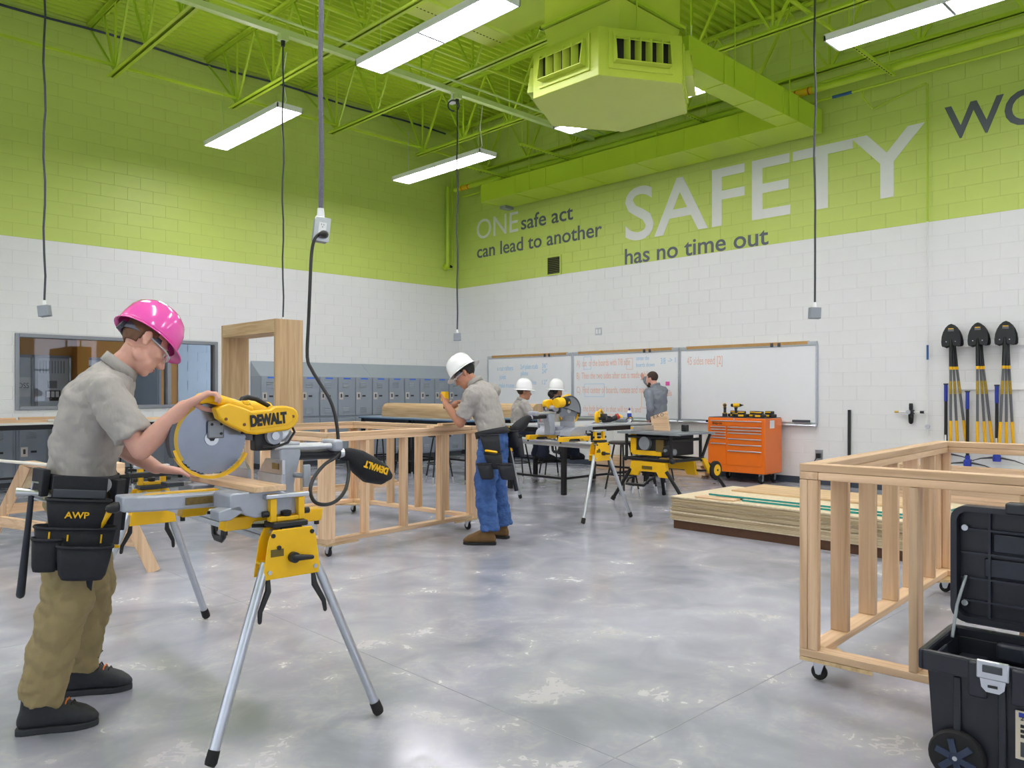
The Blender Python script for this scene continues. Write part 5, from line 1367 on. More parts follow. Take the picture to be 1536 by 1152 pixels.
lettering('E X O', (-.0016, .11, .15), (0, -1, .22), (0, .22, 1), DG, o, w=.17, h=.06)

# ------------------------------------------------------------------ hand tools
def drill():
    t = thing('cordless_drill', '', 'drill', (0, 0, 0), group='cordless drills on the orange cabinet')
    G().b2((-.055, -.038, 0), (.055, .038, .055)).build('battery', BLK, t, bevel=.006)
    G().b2((-.05, -.039, .045), (.05, .039, .060)).build('battery_cap', DEWY, t, bevel=.003)
    G().tube([(0, 0, .055), (.005, 0, .10), (.012, 0, .15)], [.022, .019, .022], 12, flat=1.1).build('handle', BLK, t)
    G().tube([(.075, 0, .182), (.03, 0, .182), (-.04, 0, .182)], [.026, .031, .033], 14).build('motor_body', DEWY, t)
    G().tube([(.085, 0, .182), (.07, 0, .182)], [.022, .028], 14).build('rear_cap', BLK, t)
    G().lathe((-.04, 0, .182), (-1, 0, 0), [(.027, 0), (.024, .03), (.012, .055), (.004, .085)], 14).build('chuck', BLK, t)
    G().b2((-.018, -.012, .125), (-.006, .012, .155)).build('trigger', BLK, t, bevel=.003)
    return t
d0 = drill(); d0.location = (11.19, 6.66, 1.0005); d0.rotation_euler.z = .5; d0['label'] = 'left yellow cordless drill standing on the orange cabinet'
d1 = copy_tree(d0); d1.location = (11.19, 6.46, 1.0005); d1.rotation_euler.z = 2.6; d1['label'] = 'right yellow cordless drill standing on the orange cabinet'
def battery_pack():
    t = thing('battery_charger', '', 'charger', (0, 0, 0), group='chargers on the orange cabinet')
    G().b2((-.07, -.085, 0), (.07, .085, .05)).build('charger_body', BLK, t, bevel=.012)
    G().b2((-.045, -.055, .05), (.05, .055, .095)).build('battery', BLK, t, bevel=.008)
    G().b2((-.075, -.04, .012), (-.069, .04, .04)).build('charger_label', DEWY, t, bevel=.002)
    G().b2((-.047, -.05, .07), (-.044, .05, .085)).build('battery_stripe', DEWY, t)
    return t
p0 = battery_pack()
for i, (x, y, lb) in enumerate(((11.31, 6.56, 'charger between the two standing drills'), (11.13, 6.33, 'yellow faced charger right of the standing drills'), (11.26, 6.19, 'charger in the middle of the cabinet top'), (11.12, 6.03, 'charger at the front right of the cabinet top'), (11.36, 5.99, 'charger at the back right of the cabinet top'))):
    o = p0 if i == 0 else copy_tree(p0)
    o.location = (x, y, 1.0005); o.rotation_euler.z = (.1, .3, -.2, .15, -.1)[i]; o['label'] = lb
t = thing('circular_saw', 'yellow circular saw lying on the grey bench behind the idle saw', 'circular saw', (8.95, 7.38, .9305), math.radians(20))
G().b2((-.13, -.09, 0), (.15, .07, .008)).build('shoe', STEEL, t)
G().cyl((.0, .0, .095), (.0, .045, .095), .085, n=24).build('blade_guard', DEWY, t, bevel=.006)
G().cyl((.02, -.11, .10), (.02, .0, .10), .048, n=18).build('motor_housing', BLK, t, bevel=.006)
G().tube([(-.08, -.03, .10), (-.09, -.03, .17), (-.02, -.03, .20), (.06, -.03, .17), (.09, -.03, .12)], [.018, .018, .017, .018, .022], 10).build('handle', DEWY, t)
t = thing('impact_saw', 'black and red tool with cord beside the yellow circular saw', 'power tool', (9.25, 7.42, .9305), math.radians(-30))
G().tube([(-.10, 0, .035), (.0, 0, .045), (.10, 0, .08)], [.03, .035, .04], 12, ball=True).build('motor_body', BLK, t)
G().cyl((.10, 0, .09), (.135, 0, .10), .045, n=16).build('red_head', mat('tool_red', 'B3302E', .4), t)
G().tube([(.05, 0, .05), (-.02, -.06, .09), (-.10, -.06, .10)], .016, 8, ball=True).build('handle', BLK, t)
G().tube(smooth_path([(-.12, 0, .03), (-.2, .02, .008), (-.28, -.05, .008), (-.30, -.16, .008)]), .006, 6).build('tool_cord', BLK, t)
t = thing('angle_grinder', 'grey angle grinder with a yellow handle on the grey bench', 'angle grinder', (9.52, 7.45, .9305), math.radians(75))
G().tube([(-.16, 0, .038), (-.02, 0, .038), (.08, 0, .042)], [.033, .036, .038], 14, ball=True).build('motor_body', GREYM, t)
G().lathe((.12, 0, .01), (0, 0, 1), [(.055, 0), (.06, .006), (.045, .03), (.03, .06), (.02, .075)], 16).build('gear_head', GREYM, t)
G().tube([(-.05, 0, .07), (-.03, 0, .10), (.05, 0, .105), (.08, 0, .085)], .017, 10, ball=True).build('top_handle', DEWY, t)
G().tube(smooth_path([(-.16, 0, .04), (-.24, .04, .07), (-.28, .0, .10), (-.22, -.08, .05), (-.12, -.12, .008)]), .006, 6).build('tool_cord', BLK, t)
t = thing('glue_bottle', 'blue and white squeeze bottle standing on the grey bench by the teacher', 'bottle', (9.72, 7.42, .9305))
G().lathe((0, 0, 0), (0, 0, 1), [(.03, 0), (.033, .005), (.033, .15), (.02, .175), (.012, .18)], 16).build('bottle_body', WHT, t)
G().lathe((0, 0, .05), (0, 0, 1), [(.0336, 0), (.0338, .002), (.0338, .085), (.0336, .087)], 16).build('bottle_label', mat('label_navy', '2144A0', .5), t)
G().lathe((0, 0, .06), (0, 0, 1), [(.034, 0), (.0342, .001), (.0342, .015), (.034, .016)], 16).build('label_band', GRIPY, t)
G().lathe((0, 0, .178), (0, 0, 1), [(.013, 0), (.013, .02), (.005, .045)], 12).build('cap', mat('label_navy', '2144A0', .5), t)
tag(G().lathe((8.25, 7.85, .9305), (0, 0, 1), [(.035, 0), (.036, .003), (.04, .075), (.036, .078)], 16).build('orange_cup', mat('orange_plastic', 'D8642A', .5)), 'small orange cup on the bench in front of the seated student', 'cup')
# ------------------------------------------------------------------ people
CLOUD = bpy.data.textures.new('fold_noise', 'CLOUDS'); CLOUD.noise_scale = .13; CLOUD.noise_depth = 2; CLOUD.noise_type = 'HARD_NOISE'
def skinmat(name, col):
    m = mat(name, col, .5, var=.06, scale=25, bump=.03, bscale=300)
    m.node_tree.nodes['Principled BSDF'].inputs['Subsurface Weight'].default_value = .12
    m.node_tree.nodes['Principled BSDF'].inputs['Subsurface Radius'].default_value = (.01, .004, .002)
    return m
SKIN_A = skinmat('fair_skin', 'D9A594'); SKIN_B = skinmat('tan_skin', 'B98268'); SKIN_C = skinmat('brown_skin', '9A6A50')
KHAKI = mat('khaki_twill', '96855F', .85, var=.08, scale=18, bump=.7, bscale=13, stretch=(1, 1, .6))
DENIM = mat('blue_denim', '3C5E98', .85, var=.25, scale=14, bump=.8, bscale=16, stretch=(1, 1, 1.6))
NAVYT = mat('navy_trousers', '2A3145', .85, var=.1, scale=18)
SHIRTG = mat('grey_work_shirt', 'A8A39F', .85, var=.05, scale=14, bump=.8, bscale=11, stretch=(1.2, 1.2, .55))
SHIRTS = mat('slate_work_shirt', '7C828E', .85, var=.06, scale=14, bump=.15, bscale=350)
LEATH = mat('black_belt_fabric', '1E2027', .7, var=.2, scale=40, bump=.15, bscale=250)
HAIRB = mat('brown_hair', '3A271C', .7, var=.3, scale=60, bump=.4, bscale=150); HAIRK = mat('black_hair', '17120F', .55, var=.3, scale=60, bump=.4, bscale=150)
HATW = mat('white_hat_plastic', 'F1F2F4', .22, var=.02, coat=.4); HATP = mat('pink_hat_plastic', 'F25BB9', .18, var=.02, coat=.6)
EYEW = mat('eye_white', 'E8E4DF', .3); EYED = mat('eye_dark', '2A1E18', .2); LIP = mat('lip', 'B26A5C', .5)
def organic(o, vox, disp=0.0, sm=4):
    r = o.modifiers.new('remesh', 'REMESH'); r.mode = 'VOXEL'; r.voxel_size = vox; r.use_smooth_shade = True
    s = o.modifiers.new('smooth', 'SMOOTH'); s.factor = .5; s.iterations = sm
    if disp > 0:
        d = o.modifiers.new('folds', 'DISPLACE'); d.texture = CLOUD; d.strength = disp; d.mid_level = .22; d.texture_coords = 'LOCAL'
def lerp(a, b, t): return V(a)*(1-t)+V(b)*t
def hand(g, w, d, n, side, curl, s=1.0, spread=.0, thumb=(.55, .75, .25)):
    """w wrist, d hand direction, n palm normal, side = thumb side (+1/-1 along d x n)"""
    d = V(d).normalized(); n = (V(n)-d*V(n).dot(d)).normalized(); e = d.cross(n)*side
    w = V(w)
    g.loft([(w-d*.02*s, e*.027*s, n*.021*s), (w+d*.02*s, e*.033*s, n*.019*s), (w+d*.06*s, e*.041*s, n*.016*s), (w+d*.095*s, e*.041*s, n*.0135*s), (w+d*.105*s, e*.036*s, n*.010*s)], 14, 2.6)
    for k in range(4):
        L = (.072, .080, .074, .058)[k]*s; off = (.030, .010, -.010, -.029)[k]*s
        p = w+d*.094*s+e*off; dd = (d+e*(spread*(1.5-k)*.12)).normalized(); pts = [p-dd*.012*s]; a = 0
        for j, fr in enumerate((.45, .30, .25)):
            pts.append(pts[-1] if j else p); pts = pts if j else pts[:-1]+[p]
            a += curl[k][j] if isinstance(curl[k], (list, tuple)) else curl[k]
            v = dd*math.cos(a)+n*math.sin(a)
            pts.append(pts[-1]+v*L*fr)
        q = [pts[0]]
        for x in pts[1:]:
            if (x-q[-1]).length > 1e-4: q.append(x)
        g.tube(q, [.0092*s]*2+[.0088*s]*(len(q)-3)+[.0074*s], 10, ball=True)
    t0 = w+d*.025*s+e*.028*s+n*.004*s
    td = (d*thumb[0]+e*thumb[1]+n*thumb[2]).normalized(); t1 = t0+td*.045*s; t2 = t1+(td+d*.5).normalized()*.030*s; t3 = t2+(td+d*.8+n*.2).normalized()*.026*s
    g.tube([t0, t1, t2, t3], [.014*s, .0115*s, .0105*s, .0085*s], 10, ball=True)
def head_geo(g, c, hf, hu, s=1.0, beard=False):
    hf = V(hf).normalized(); hu = (V(hu)-hf*V(hu).dot(hf)).normalized(); hr = hf.cross(hu); c = V(c)
    def P(x, y, z): return c+hr*x*s+hf*y*s+hu*z*s
    def E(p, a, b, d): g.ell(p, hr*a*s, hf*b*s, hu*d*s, 20, 14)
    E(P(0, -.012, .035), .076, .096, .086)
    E(P(0, .030, -.005), .066, .070, .090)
    E(P(0, .040, -.060), .053, .056, .060)
    E(P(0, .072, -.098), .024, .022, .020)         # chin
    E(P(-.040, .012, -.062), .020, .036, .034); E(P(.040, .012, -.062), .020, .036, .034)    # jaw corners
    E(P(0, .080, .030), .050, .020, .014)          # brow
    E(P(-.040, .066, -.020), .020, .020, .018); E(P(.040, .066, -.020), .020, .020, .018)    # cheeks
    g.tube([P(0, .094, .018), P(0, .106, -.006), P(0, .119, -.030), P(0, .110, -.036)], [.008*s, .010*s, .0135*s, .010*s], 10, ball=True)
    E(P(-.011, .103, -.036), .008, .009, .007); E(P(.011, .103, -.036), .008, .009, .007)
    E(P(0, .092, -.064), .023, .010, .007); E(P(0, .090, -.075), .020, .010, .007)
    for sx in (-1, 1):
        g.loft([(P(sx*.070, -.014, -.004), hf*.014*s, hu*.026*s), (P(sx*.084, -.022, .002), hf*.018*s, hu*.030*s), (P(sx*.089, -.027, .003), hf*.017*s, hu*.029*s)], 14); E(P(sx*.080, -.010, -.028), .009, .011, .012)
    return P, hr, hf, hu
def hard_hat(parent, c, fwd, up, m, off, s=1.0, full=True):
    f = V(fwd).normalized(); u = (V(up)-f*V(up).dot(f)).normalized(); r = f.cross(u); c = V(c)
    rings = []
    prof = [(.985, 0), (1.0, .012), (.985, .045), (.93, .085), (.80, .122), (.58, .148), (.30, .160), (.04, .163)]
    g = G(); n = 36
    vs = []
    for k, h in prof:
        for j in range(n):
            t = 2*PI*j/n; a = 1.0+(.0 if abs(math.sin(t)) > .35 else .0)
            ridge = .006*max(0, 1-abs(math.sin(t))*9)*(1 if h > .05 else 0)
            vs.append(c+r*(.108*s*k*math.sin(t))+f*(.134*s*k*math.cos(t))+u*(h*s+ridge))
    fs = [(i*n+j, i*n+(j+1) % n, (i+1)*n+(j+1) % n, (i+1)*n+j) for i in range(len(prof)-1) for j in range(n)]
    fs.append(tuple(range((len(prof)-1)*n, len(prof)*n)))
    g.add(vs, fs)
    # brim
    vs = []; 
    for q, dz in ((0.985, .0), (1.05, -.003), (1.34 if full else 1.07, -.020 if full else -.008)):
        for j in range(n):
            t = 2*PI*j/n; ex = (1+.04*max(0, math.cos(t)) if full else 1+.20*max(0, math.cos(t))**2)
            vs.append(c+r*(.108*s*q*math.sin(t))+f*(.134*s*(q*ex if q > 1 else q)*math.cos(t))+u*(dz*s))
    g.add(vs, [(i*n+j, i*n+(j+1) % n, (i+1)*n+(j+1) % n, (i+1)*n+j) for i in range(2) for j in range(n)])
    o = bpy.data.objects.new('hard_hat', None); bpy.data.objects.remove(o)
    me = g.mesh('hard_hat', m, off, 180)
    o = bpy.data.objects.new('hard_hat', me); COL.objects.link(o); o.parent = parent
    so = o.modifiers.new('thickness', 'SOLIDIFY'); so.thickness = .003; so.offset = 0
    # headband
    pts = [c+r*(.080*s*math.sin(2*PI*j/24))+f*(.101*s*math.cos(2*PI*j/24)-.004)+u*(-.018*s) for j in range(25)]
    g2 = G()
    vs = []
    for p in pts[:-1]: vs += [p-u*.014*s, p+u*.014*s]
    g2.add(vs, [(2*i, (2*i+2) % 48, (2*i+3) % 48, 2*i+1) for i in range(24)])
    me2 = g2.mesh('headband', mat('headband_grey', '5D5F6E', .4, var=.15, scale=40), off, 180)
    hb = bpy.data.objects.new('headband', me2); COL.objects.link(hb); hb.parent = o
    so = hb.modifiers.new('thickness', 'SOLIDIFY'); so.thickness = .004
    G().box(c-f*(.106*s)+u*(-.022*s), (.05*s, .02*s, .03*s), Matrix((r, f, u)).transposed()).build('ratchet', mat('ratchet_dark', '34363F', .4), o, off=off, bevel=.004)
    return o
def boot(parent, heel, toe_dir, m, solem, off, L=.29, hgt=.13, laces=None):
    heel = V(heel); d = V((toe_dir[0], toe_dir[1], 0)).normalized(); e = V((0, 0, 1)).cross(d); z = V((0, 0, 1))
    g = G()
    def R(x, w, zc, zh): return (heel+d*x+z*zc, e*w, z*zh)
    g.loft([R(.0, .016, .050, .014), R(.010, .032, .056, .036), R(.05, .042, .080, .064), R(.11, .045, .082, .065), R(.16, .049, .072, .055), R(.21, .052, .060, .043), R(.25, .049, .052, .035), R(L-.018, .036, .042, .022), R(L, .014, .036, .010)], 18, 2.4)
    g.loft([(heel+d*.062+z*.06, d*.060, e*.042), (heel+d*.066+z*.10, d*.056, e*.043), (heel+d*.072+z*(hgt), d*.053, e*.046), (heel+d*.073+z*(hgt+.012), d*.050, e*.044)], 18)
    o = g.build('boot', m, parent, off=off, smooth=None); organic(o, .006, 0, 3)
    out = [(0.0, .012), (.004, .030), (.03, .038), (.08, .037), (.13, .039), (.18, .047), (.22, .048), (.26, .040), (L-.012, .024), (L+.004, .008)]
    poly = [heel+d*(x-.004)+e*(w+.002) for x, w in out]+[heel+d*(x-.004)-e*(w+.002) for x, w in reversed(out)]
    G().prism(poly, z*.026).build('sole', solem, o, off=off, bevel=.004)
    for k in range(7):
        G().prism([heel+d*(.02+k*.038)+e*.036, heel+d*(.036+k*.038)+e*.036, heel+d*(.036+k*.038)-e*.036, heel+d*(.02+k*.038)-e*.036], z*.005).build('tread_lug', solem, o, off=off) if laces else None
    if laces:
        for k in range(5):
            x = .118+k*.020; zz = (.150, .142, .132, .121, .110)[k]
            G().tube([heel+d*x-e*.036+z*(zz-.022), heel+d*(x+.004)-e*.018+z*(zz-.001), heel+d*(x+.008)+e*.018+z*(zz-.001), heel+d*(x+.012)+e*.036+z*(zz-.022)], .0034, 6).build('lace', laces if k % 2 else RUB, o, off=off)
        for s in (-1, 1): G().tube([heel+d*.118+z*.152, heel+d*.13+e*(s*.03)+z*.205, heel+d*.165+e*(s*.05)+z*.175, heel+d*.135+e*(s*.02)+z*.145], .0022, 6).build('lace_loop', RUB, o, off=off)
    return o
def torso_rings(J, sc=1.0, lo=-1, add=0.0):
    pel, wst, che, nck = V(J['pelvis']), V(J['waist']), V(J['chest']), V(J['neck'])
    rp = (V(J['hipR'])-V(J['hipL'])).normalized(); rs = (V(J['shR'])-V(J['shL'])).normalized()
    b = J.get('build', 1.0)
    out = []
    up0 = (wst-pel).normalized(); up2 = (nck-che).normalized()
    def ring(c, r, up, hw, hd, fo=0.0):
        r = (r-up*r.dot(up)).normalized(); f = up.cross(r)
        out.append((c+f*fo, r*(hw*b*sc+add), f*(hd*b*sc+add)))
    if lo < 0: ring(pel-up0*.13, rp, up0, .085, .070)
    if lo < 0: ring(pel-up0*.06, rp, up0, .155, .112)
    ring(pel+up0*.02, rp, up0, .160, .115)
    ring(lerp(pel, wst, .75), rp, up0, .148, .112)
    ring(wst, lerp(rp, rs, .3), lerp(up0, up2, .2).normalized(), .146, .112)
    ring(lerp(wst, che, .5), lerp(rp, rs, .6), lerp(up0, up2, .5).normalized(), .158, .120)
    ring(che, rs, up2, .170, .125)
    ring(lerp(che, nck, .45), rs, up2, .165, .105)
    ring(lerp(che, nck, .75), rs, up2, .120, .080)
    ring(nck, rs, up2, .062, .062)
    return out
def person(name, label, base, J, vox=.012, skin=SKIN_A, shirt=SHIRTG, pants=KHAKI, sleeve='short', bootm=None, solem=RUB, laces=None, group=None, hat=None, hair=HAIRB, hs=1.0, feet=True):
    t = thing(name, label, 'person', base, 0, group); off = base
    # ---- body: one continuous surface
    g = G()
    g.loft(torso_rings(J, .84), 20)
    nck = V(J['neck']); hd = V(J['head']); hf = V(J['hf']).normalized(); hu = V(J['hu']).normalized()
    g.tube([nck-(hd-nck)*.15, lerp(nck, hd, .45), hd-hu*.03-hf*.015], [.062, .056, .056], 14)
    P, hr, hf, hu = head_geo(g, hd, hf, hu, hs)
    for s in 'RL':
        sh, el, wr, hip, kn, an = (V(J[k+s]) for k in ('sh', 'el', 'wr', 'hip', 'kn', 'an'))
        g.ell(sh, .050)
        g.tube([sh, lerp(sh, el, .4), lerp(sh, el, .85), el], [.048, .048, .044, .043], 14, ball=True)
        g.tube([el, lerp(el, wr, .3), lerp(el, wr, .75), wr], [.043, .044, .034, .028], 14, ball=True, flat=1.0)
        H = J['hand'+s]; hand(g, wr+(V(H[0]).normalized()*.012), H[0], H[1], H[2], H[3], J.get('hsize', 1.0), *(H[4:]))
        g.tube([hip+V((0, 0, .03)), lerp(hip, kn, .4), kn], [.072, .066, .050], 14, ball=True)
        g.tube([kn, lerp(kn, an, .3), an+V((0, 0, .03))], [.050, .048, .034], 14, ball=True)
        if feet and not bootm:
            d = V((*J['toe'+s], 0)).normalized(); g.tube([an, V((an.x, an.y, .06))+d*.02, V((an.x, an.y, .045))+d*.12], [.038, .035, .026], 10, ball=True)
    bd = g.build('body', skin, t, off=off, smooth=None); organic(bd, vox, 0, 3)
    for sx in (-1, 1):
        ey = G().ell(P(sx*.030, .080, .006), .0125).build('eye', EYEW, bd, off=off, smooth=180)
        G().ell(P(sx*.030, .0895, .006), .0055).build('iris', EYED, bd, off=off, smooth=180)
        G().tube([P(sx*.014, .098, .027), P(sx*.032, .094, .032), P(sx*.048, .082, .027)], [.003, .0045, .003], 6).build('eyebrow', hair, bd, off=off)
    G().tube([P(-.020, .094, -.069), P(0, .1035, -.0685), P(.020, .094, -.069)], [.002, .0028, .002], 6).build('mouth', LIP, bd, off=off)
    # ---- hair
    g = G(); g.ell(P(0, -.020, .040), hr*.0815*hs, hf*.094*hs, hu*.088*hs, 56, 40); 
    ho = g.mesh('hair', hair, off, 180)
    hob = bpy.data.objects.new('hair', ho); COL.objects.link(hob); hob.parent = t
    # cut the hair away below the hairline
    bm = bmesh.new(); bm.from_mesh(ho); c0 = P(0, 0, 0)-V(off)
    kill = []
    for v in bm.verts:
        q = v.co-c0; y, z, x = q.dot(hf)/hs, q.dot(hu)/hs, q.dot(hr)/hs
        if (y > .02 and z < .062) or (y > -.035 and z < .015) or z < -.035: kill.append(v)
    bmesh.ops.delete(bm, geom=kill, context='VERTS'); bm.to_mesh(ho); bm.free()
    so = hob.modifiers.new('thickness', 'SOLIDIFY'); so.thickness = .008; so.offset = 0
    if J.get('bun'):
        g = G(); g.ell(P(0, -.125, -.03), hr*.05, hf*.045, hu*.05); g.ell(P(.02, -.12, -.06), hr*.04, hf*.035, hu*.045); b = g.build('hair_bun', hair, hob, off=off, smooth=180); organic(b, .008, .012, 2)
    if J.get('beard'):
        g = G(); g.ell(P(0, .058, -.090), hr*.05, hf*.042, hu*.034); g.ell(P(-.045, .02, -.07), hr*.016, hf*.034, hu*.034); g.ell(P(.045, .02, -.07), hr*.016, hf*.034, hu*.034); g.ell(P(0, .094, -.052), hr*.026, hf*.012, hu*.008)
        b = g.build('beard', hair, t, off=off, smooth=180); organic(b, .006, .004, 2)
    # ---- shirt
    g = G(); g.loft(torso_rings(J, 1.0, 0, .012), 24)
    rs = (V(J['shR'])-V(J['shL'])).normalized()
    for s in 'RL':
        sh, el, wr = (V(J[k+s]) for k in ('sh', 'el', 'wr')); inn = -rs*.05 if s == 'R' else rs*.05
        g.ell(sh+inn*.3, .078)
        if sleeve == 'short':
            e2 = lerp(sh, el, .78); g.tube([sh+inn, sh, lerp(sh, el, .4), e2, e2+(e2-sh)*.02], [.078, .078, .074, .076, .074], 16)
        else:
            g.tube([sh+inn, sh, lerp(sh, el, .5), el], [.075, .074, .064, .058], 16, ball=True); g.tube([el, lerp(el, wr, .5), lerp(el, wr, .93)], [.058, .052, .042], 14, ball=False); g.ell(el, .058)
    if J.get('belly'):
        pass
    so = g.build('shirt', shirt, t, off=off, smooth=None); organic(so, max(vox, .009), .034, 2)
    up2 = (nck-V(J['chest'])).normalized(); fs = up2.cross(rs)
    cpts = []
    for k in range(21):
        a = math.radians(-20+220*k/20) if False else 2*PI*k/20
        cpts.append(nck+up2*(.012+.012*math.sin(a+PI/2)*-1)+rs*(.074*math.sin(a))+fs*(.072*math.cos(a)))
    cg = G(); vs = []
    for k, p in enumerate(cpts[:-1]):
        o_ = (p-nck-up2*(p-nck).dot(up2)).normalized()
        vs += [p-up2*.022+o_*.012, p+up2*.022+o_*.004, p-up2*.018-o_*.004]
    cg.add(vs, [(3*i, (3*i+3) % 60, (3*i+4) % 60, 3*i+1) for i in range(20)])
    me = cg.mesh('collar', shirt, off, 180); co = bpy.data.objects.new('collar', me); COL.objects.link(co); co.parent = so
    sd = co.modifiers.new('thickness', 'SOLIDIFY'); sd.thickness = .006
    # ---- trousers
    g = G(); R = torso_rings(J, 1.0, -1, .010)
    g.loft(R[:4], 24)
    for s in 'RL':
        hip, kn, an = (V(J[k+s]) for k in ('hip', 'kn', 'an')); inn = (V(J['pelvis'])-hip)*.15
        kd = V((0, 0, 0))
        g.ell(hip+V((0, 0, -.01)), .098)
        hem = an+(kn-an).normalized()*(J.get('hem', -.02))
        g.tube([hip+V((0, 0, .05))+inn, lerp(hip, kn, .35), lerp(hip, kn, .75), kn, lerp(kn, an, .5), lerp(kn, an, .85), hem], [.102, .104, .096, .092, .086, .084, .088], 18)
    po = g.build('trousers', pants, t, off=off, smooth=None); organic(po, max(vox, .009), .040, 2)
    if bootm:
        for s in 'RL': boot(t, J['heel'+s], J['toe'+s], bootm, solem, off, L=.30, laces=laces, hgt=J.get('boot_h', .14))
    if hat is not None:
        hc = J.get('hatc', hd+hu*.052-hf*.004)
        hard_hat(t, hc, J.get('hatf', hf), J.get('hatu', hu), hat, off, J.get('hats', 1.0), J.get('brim', True))
    return t, P, hr, hf, hu, off
def belt(t, J, off, m=LEATH, dz=.055, w=.05, add=.030):
    pel, wst = V(J['pelvis']), V(J['waist']); up = (wst-pel).normalized(); rp = (V(J['hipR'])-V(J['hipL'])).normalized(); f = up.cross(rp)
    b = J.get('build', 1.0)
    vs = []; n = 36
    for k in range(n):
        a = 2*PI*k/n; p = pel+up*dz+rp*((.156*b+add)*math.sin(a))+f*((.113*b+add)*math.cos(a)); vs += [p-up*w/2, p+up*w/2]
    g = G(); g.add(vs, [(2*i, (2*i+2) % (2*n), (2*i+3) % (2*n), 2*i+1) for i in range(n)])
    me = g.mesh('tool_belt', m, off, 180); o = bpy.data.objects.new('tool_belt', me); COL.objects.link(o); o.parent = t
    s = o.modifiers.new('thickness', 'SOLIDIFY'); s.thickness = .008; s.offset = 1
    def at(a, z=0.0, out=0.0): return pel+up*(dz+z)+rp*((.156*b+add+out)*math.sin(a))+f*((.113*b+add+out)*math.cos(a))
    return o, at, up, rp, f
def pouch(parent, c, out, side, up, w, h, d, m, off, name='pouch', open_=True):
    """open-topped bag hanging against the hip"""
    out, side, up = V(out).normalized(), V(side).normalized(), V(up).normalized(); c = V(c)
    g = G(); n = 20; vs = []
    for z, k in ((0, .78), (.15, .9), (.6, 1.0), (1.0, 1.06)):
        for j in range(n):
            a = 2*PI*j/n; ca, sa = math.cos(a), math.sin(a)
            vs.append(c+up*(h*(z-1))+side*(w/2*k*math.copysign(abs(ca)**.6, ca))+out*(d/2*(1+k*math.copysign(abs(sa)**.7, sa))))
    fs = [(i*n+j, i*n+(j+1) % n, (i+1)*n+(j+1) % n, (i+1)*n+j) for i in range(3) for j in range(n)]+[tuple(range(n-1, -1, -1))]
    if not open_: fs.append(tuple(range(3*n, 4*n)))
    g.add(vs, fs)
    me = g.mesh(name, m, off, 180); o = bpy.data.objects.new(name, me); COL.objects.link(o); o.parent = parent
    s = o.modifiers.new('thickness', 'SOLIDIFY'); s.thickness = .006; s.offset = -1
    # sewn rim
    rim = [c+side*(w/2*1.06*math.copysign(abs(math.cos(2*PI*j/n))**.6, math.cos(2*PI*j/n)))+out*(d/2*(1+1.06*math.copysign(abs(math.sin(2*PI*j/n))**.7, math.sin(2*PI*j/n)))) for j in range(n)]
    G().tube(rim+rim[:1], .006, 6).build('rim_binding', m, o, off=off)
    return o

# ------------------------------------------------ student in the pink helmet
fz = V((.94, -.34, 0)); rz_ = V((-.34, -.94, 0))
pel = V((1.055, 3.765, .965))
J = dict(pelvis=pel, waist=(1.065, 3.75, 1.105), chest=(1.105, 3.71, 1.335), neck=(1.185, 3.665, 1.500), head=(1.282, 3.640, 1.602), hf=(.74, -.14, -.66), hu=(.62, .20, .75),
         shR=(1.085, 3.525, 1.405), shL=(1.215, 3.865, 1.41), elR=(1.185, 3.40, 1.160), wrR=(1.318, 3.293, 1.338), elL=(1.29, 3.91, 1.13), wrL=(1.335, 3.635, 1.058),
         hipR=pel+rz_*.095+V((0, 0, -.07)), hipL=pel-rz_*.095+V((0, 0, -.07)), knR=(.965, 3.615, .525), knL=(1.155, 3.925, .510), anR=(.885, 3.700, .115), anL=(1.125, 4.035, .115),
         toeR=(.87, -.40), toeL=(.87, -.45), heelR=(.815, 3.735, 0), heelL=(1.065, 4.07, 0), build=1.04,
         handR=((.62, -.30, .40), (.45, -.15, -.85), 1, [(.55, 1.0, .8)]*4, .0, (.35, .35, .9)),
         handL=((.70, -.70, -.13), (-.05, .05, -1), 1, [(.10, .12, .1)]*4, .9, (.5, .8, .1)), hsize=1.0,
         hatc=(1.297, 3.655, 1.640), hatf=(.80, -.10, -.60), hatu=(.58, .20, .78), hats=1.04, brim=False, boot_h=.175, hem=.025, )
BOOTD = mat('charcoal_boot', '2A2C31', .7, var=.2, scale=30, bump=.15, bscale=200); SOLED = mat('dark_sole', '33353A', .8, var=.1)
ORL = mat('orange_lace', 'E07A2A', .6)
t, P, hr, hf, hu, off = person('person', 'student in a pink hard hat and khaki trousers operating the mitre saw', (1.05, 3.75, 0), J, vox=.0052, skin=SKIN_A, pants=KHAKI, bootm=BOOTD, solem=SOLED, laces=ORL, hat=HATP, hair=mat('sandy_hair', '6B4A33', .7, var=.3, scale=60))
# safety glasses
gl = G().tube([P(-.074, -.005, .012), P(-.066, .075, .012), P(-.045, .108, .010), P(0, .116, .010), P(.045, .108, .010), P(.066, .075, .012), P(.074, -.005, .012)], .004, 8, flat=1.6).build('safety_glasses', mat('clear_plastic', 'D9DDE2', .15, alpha=.6), t, off=off)
for sx in (-1, 1):
    G().ell(P(sx*.033, .104, -.004), hr*.030, hf*.009, hu*.020).build('lens', mat('clear_lens', 'E6EDF2', .05, alpha=.22), gl, off=off, smooth=180)
b, at_, up, rp, f = belt(t, J, off, w=.065, dz=.055, add=.026)
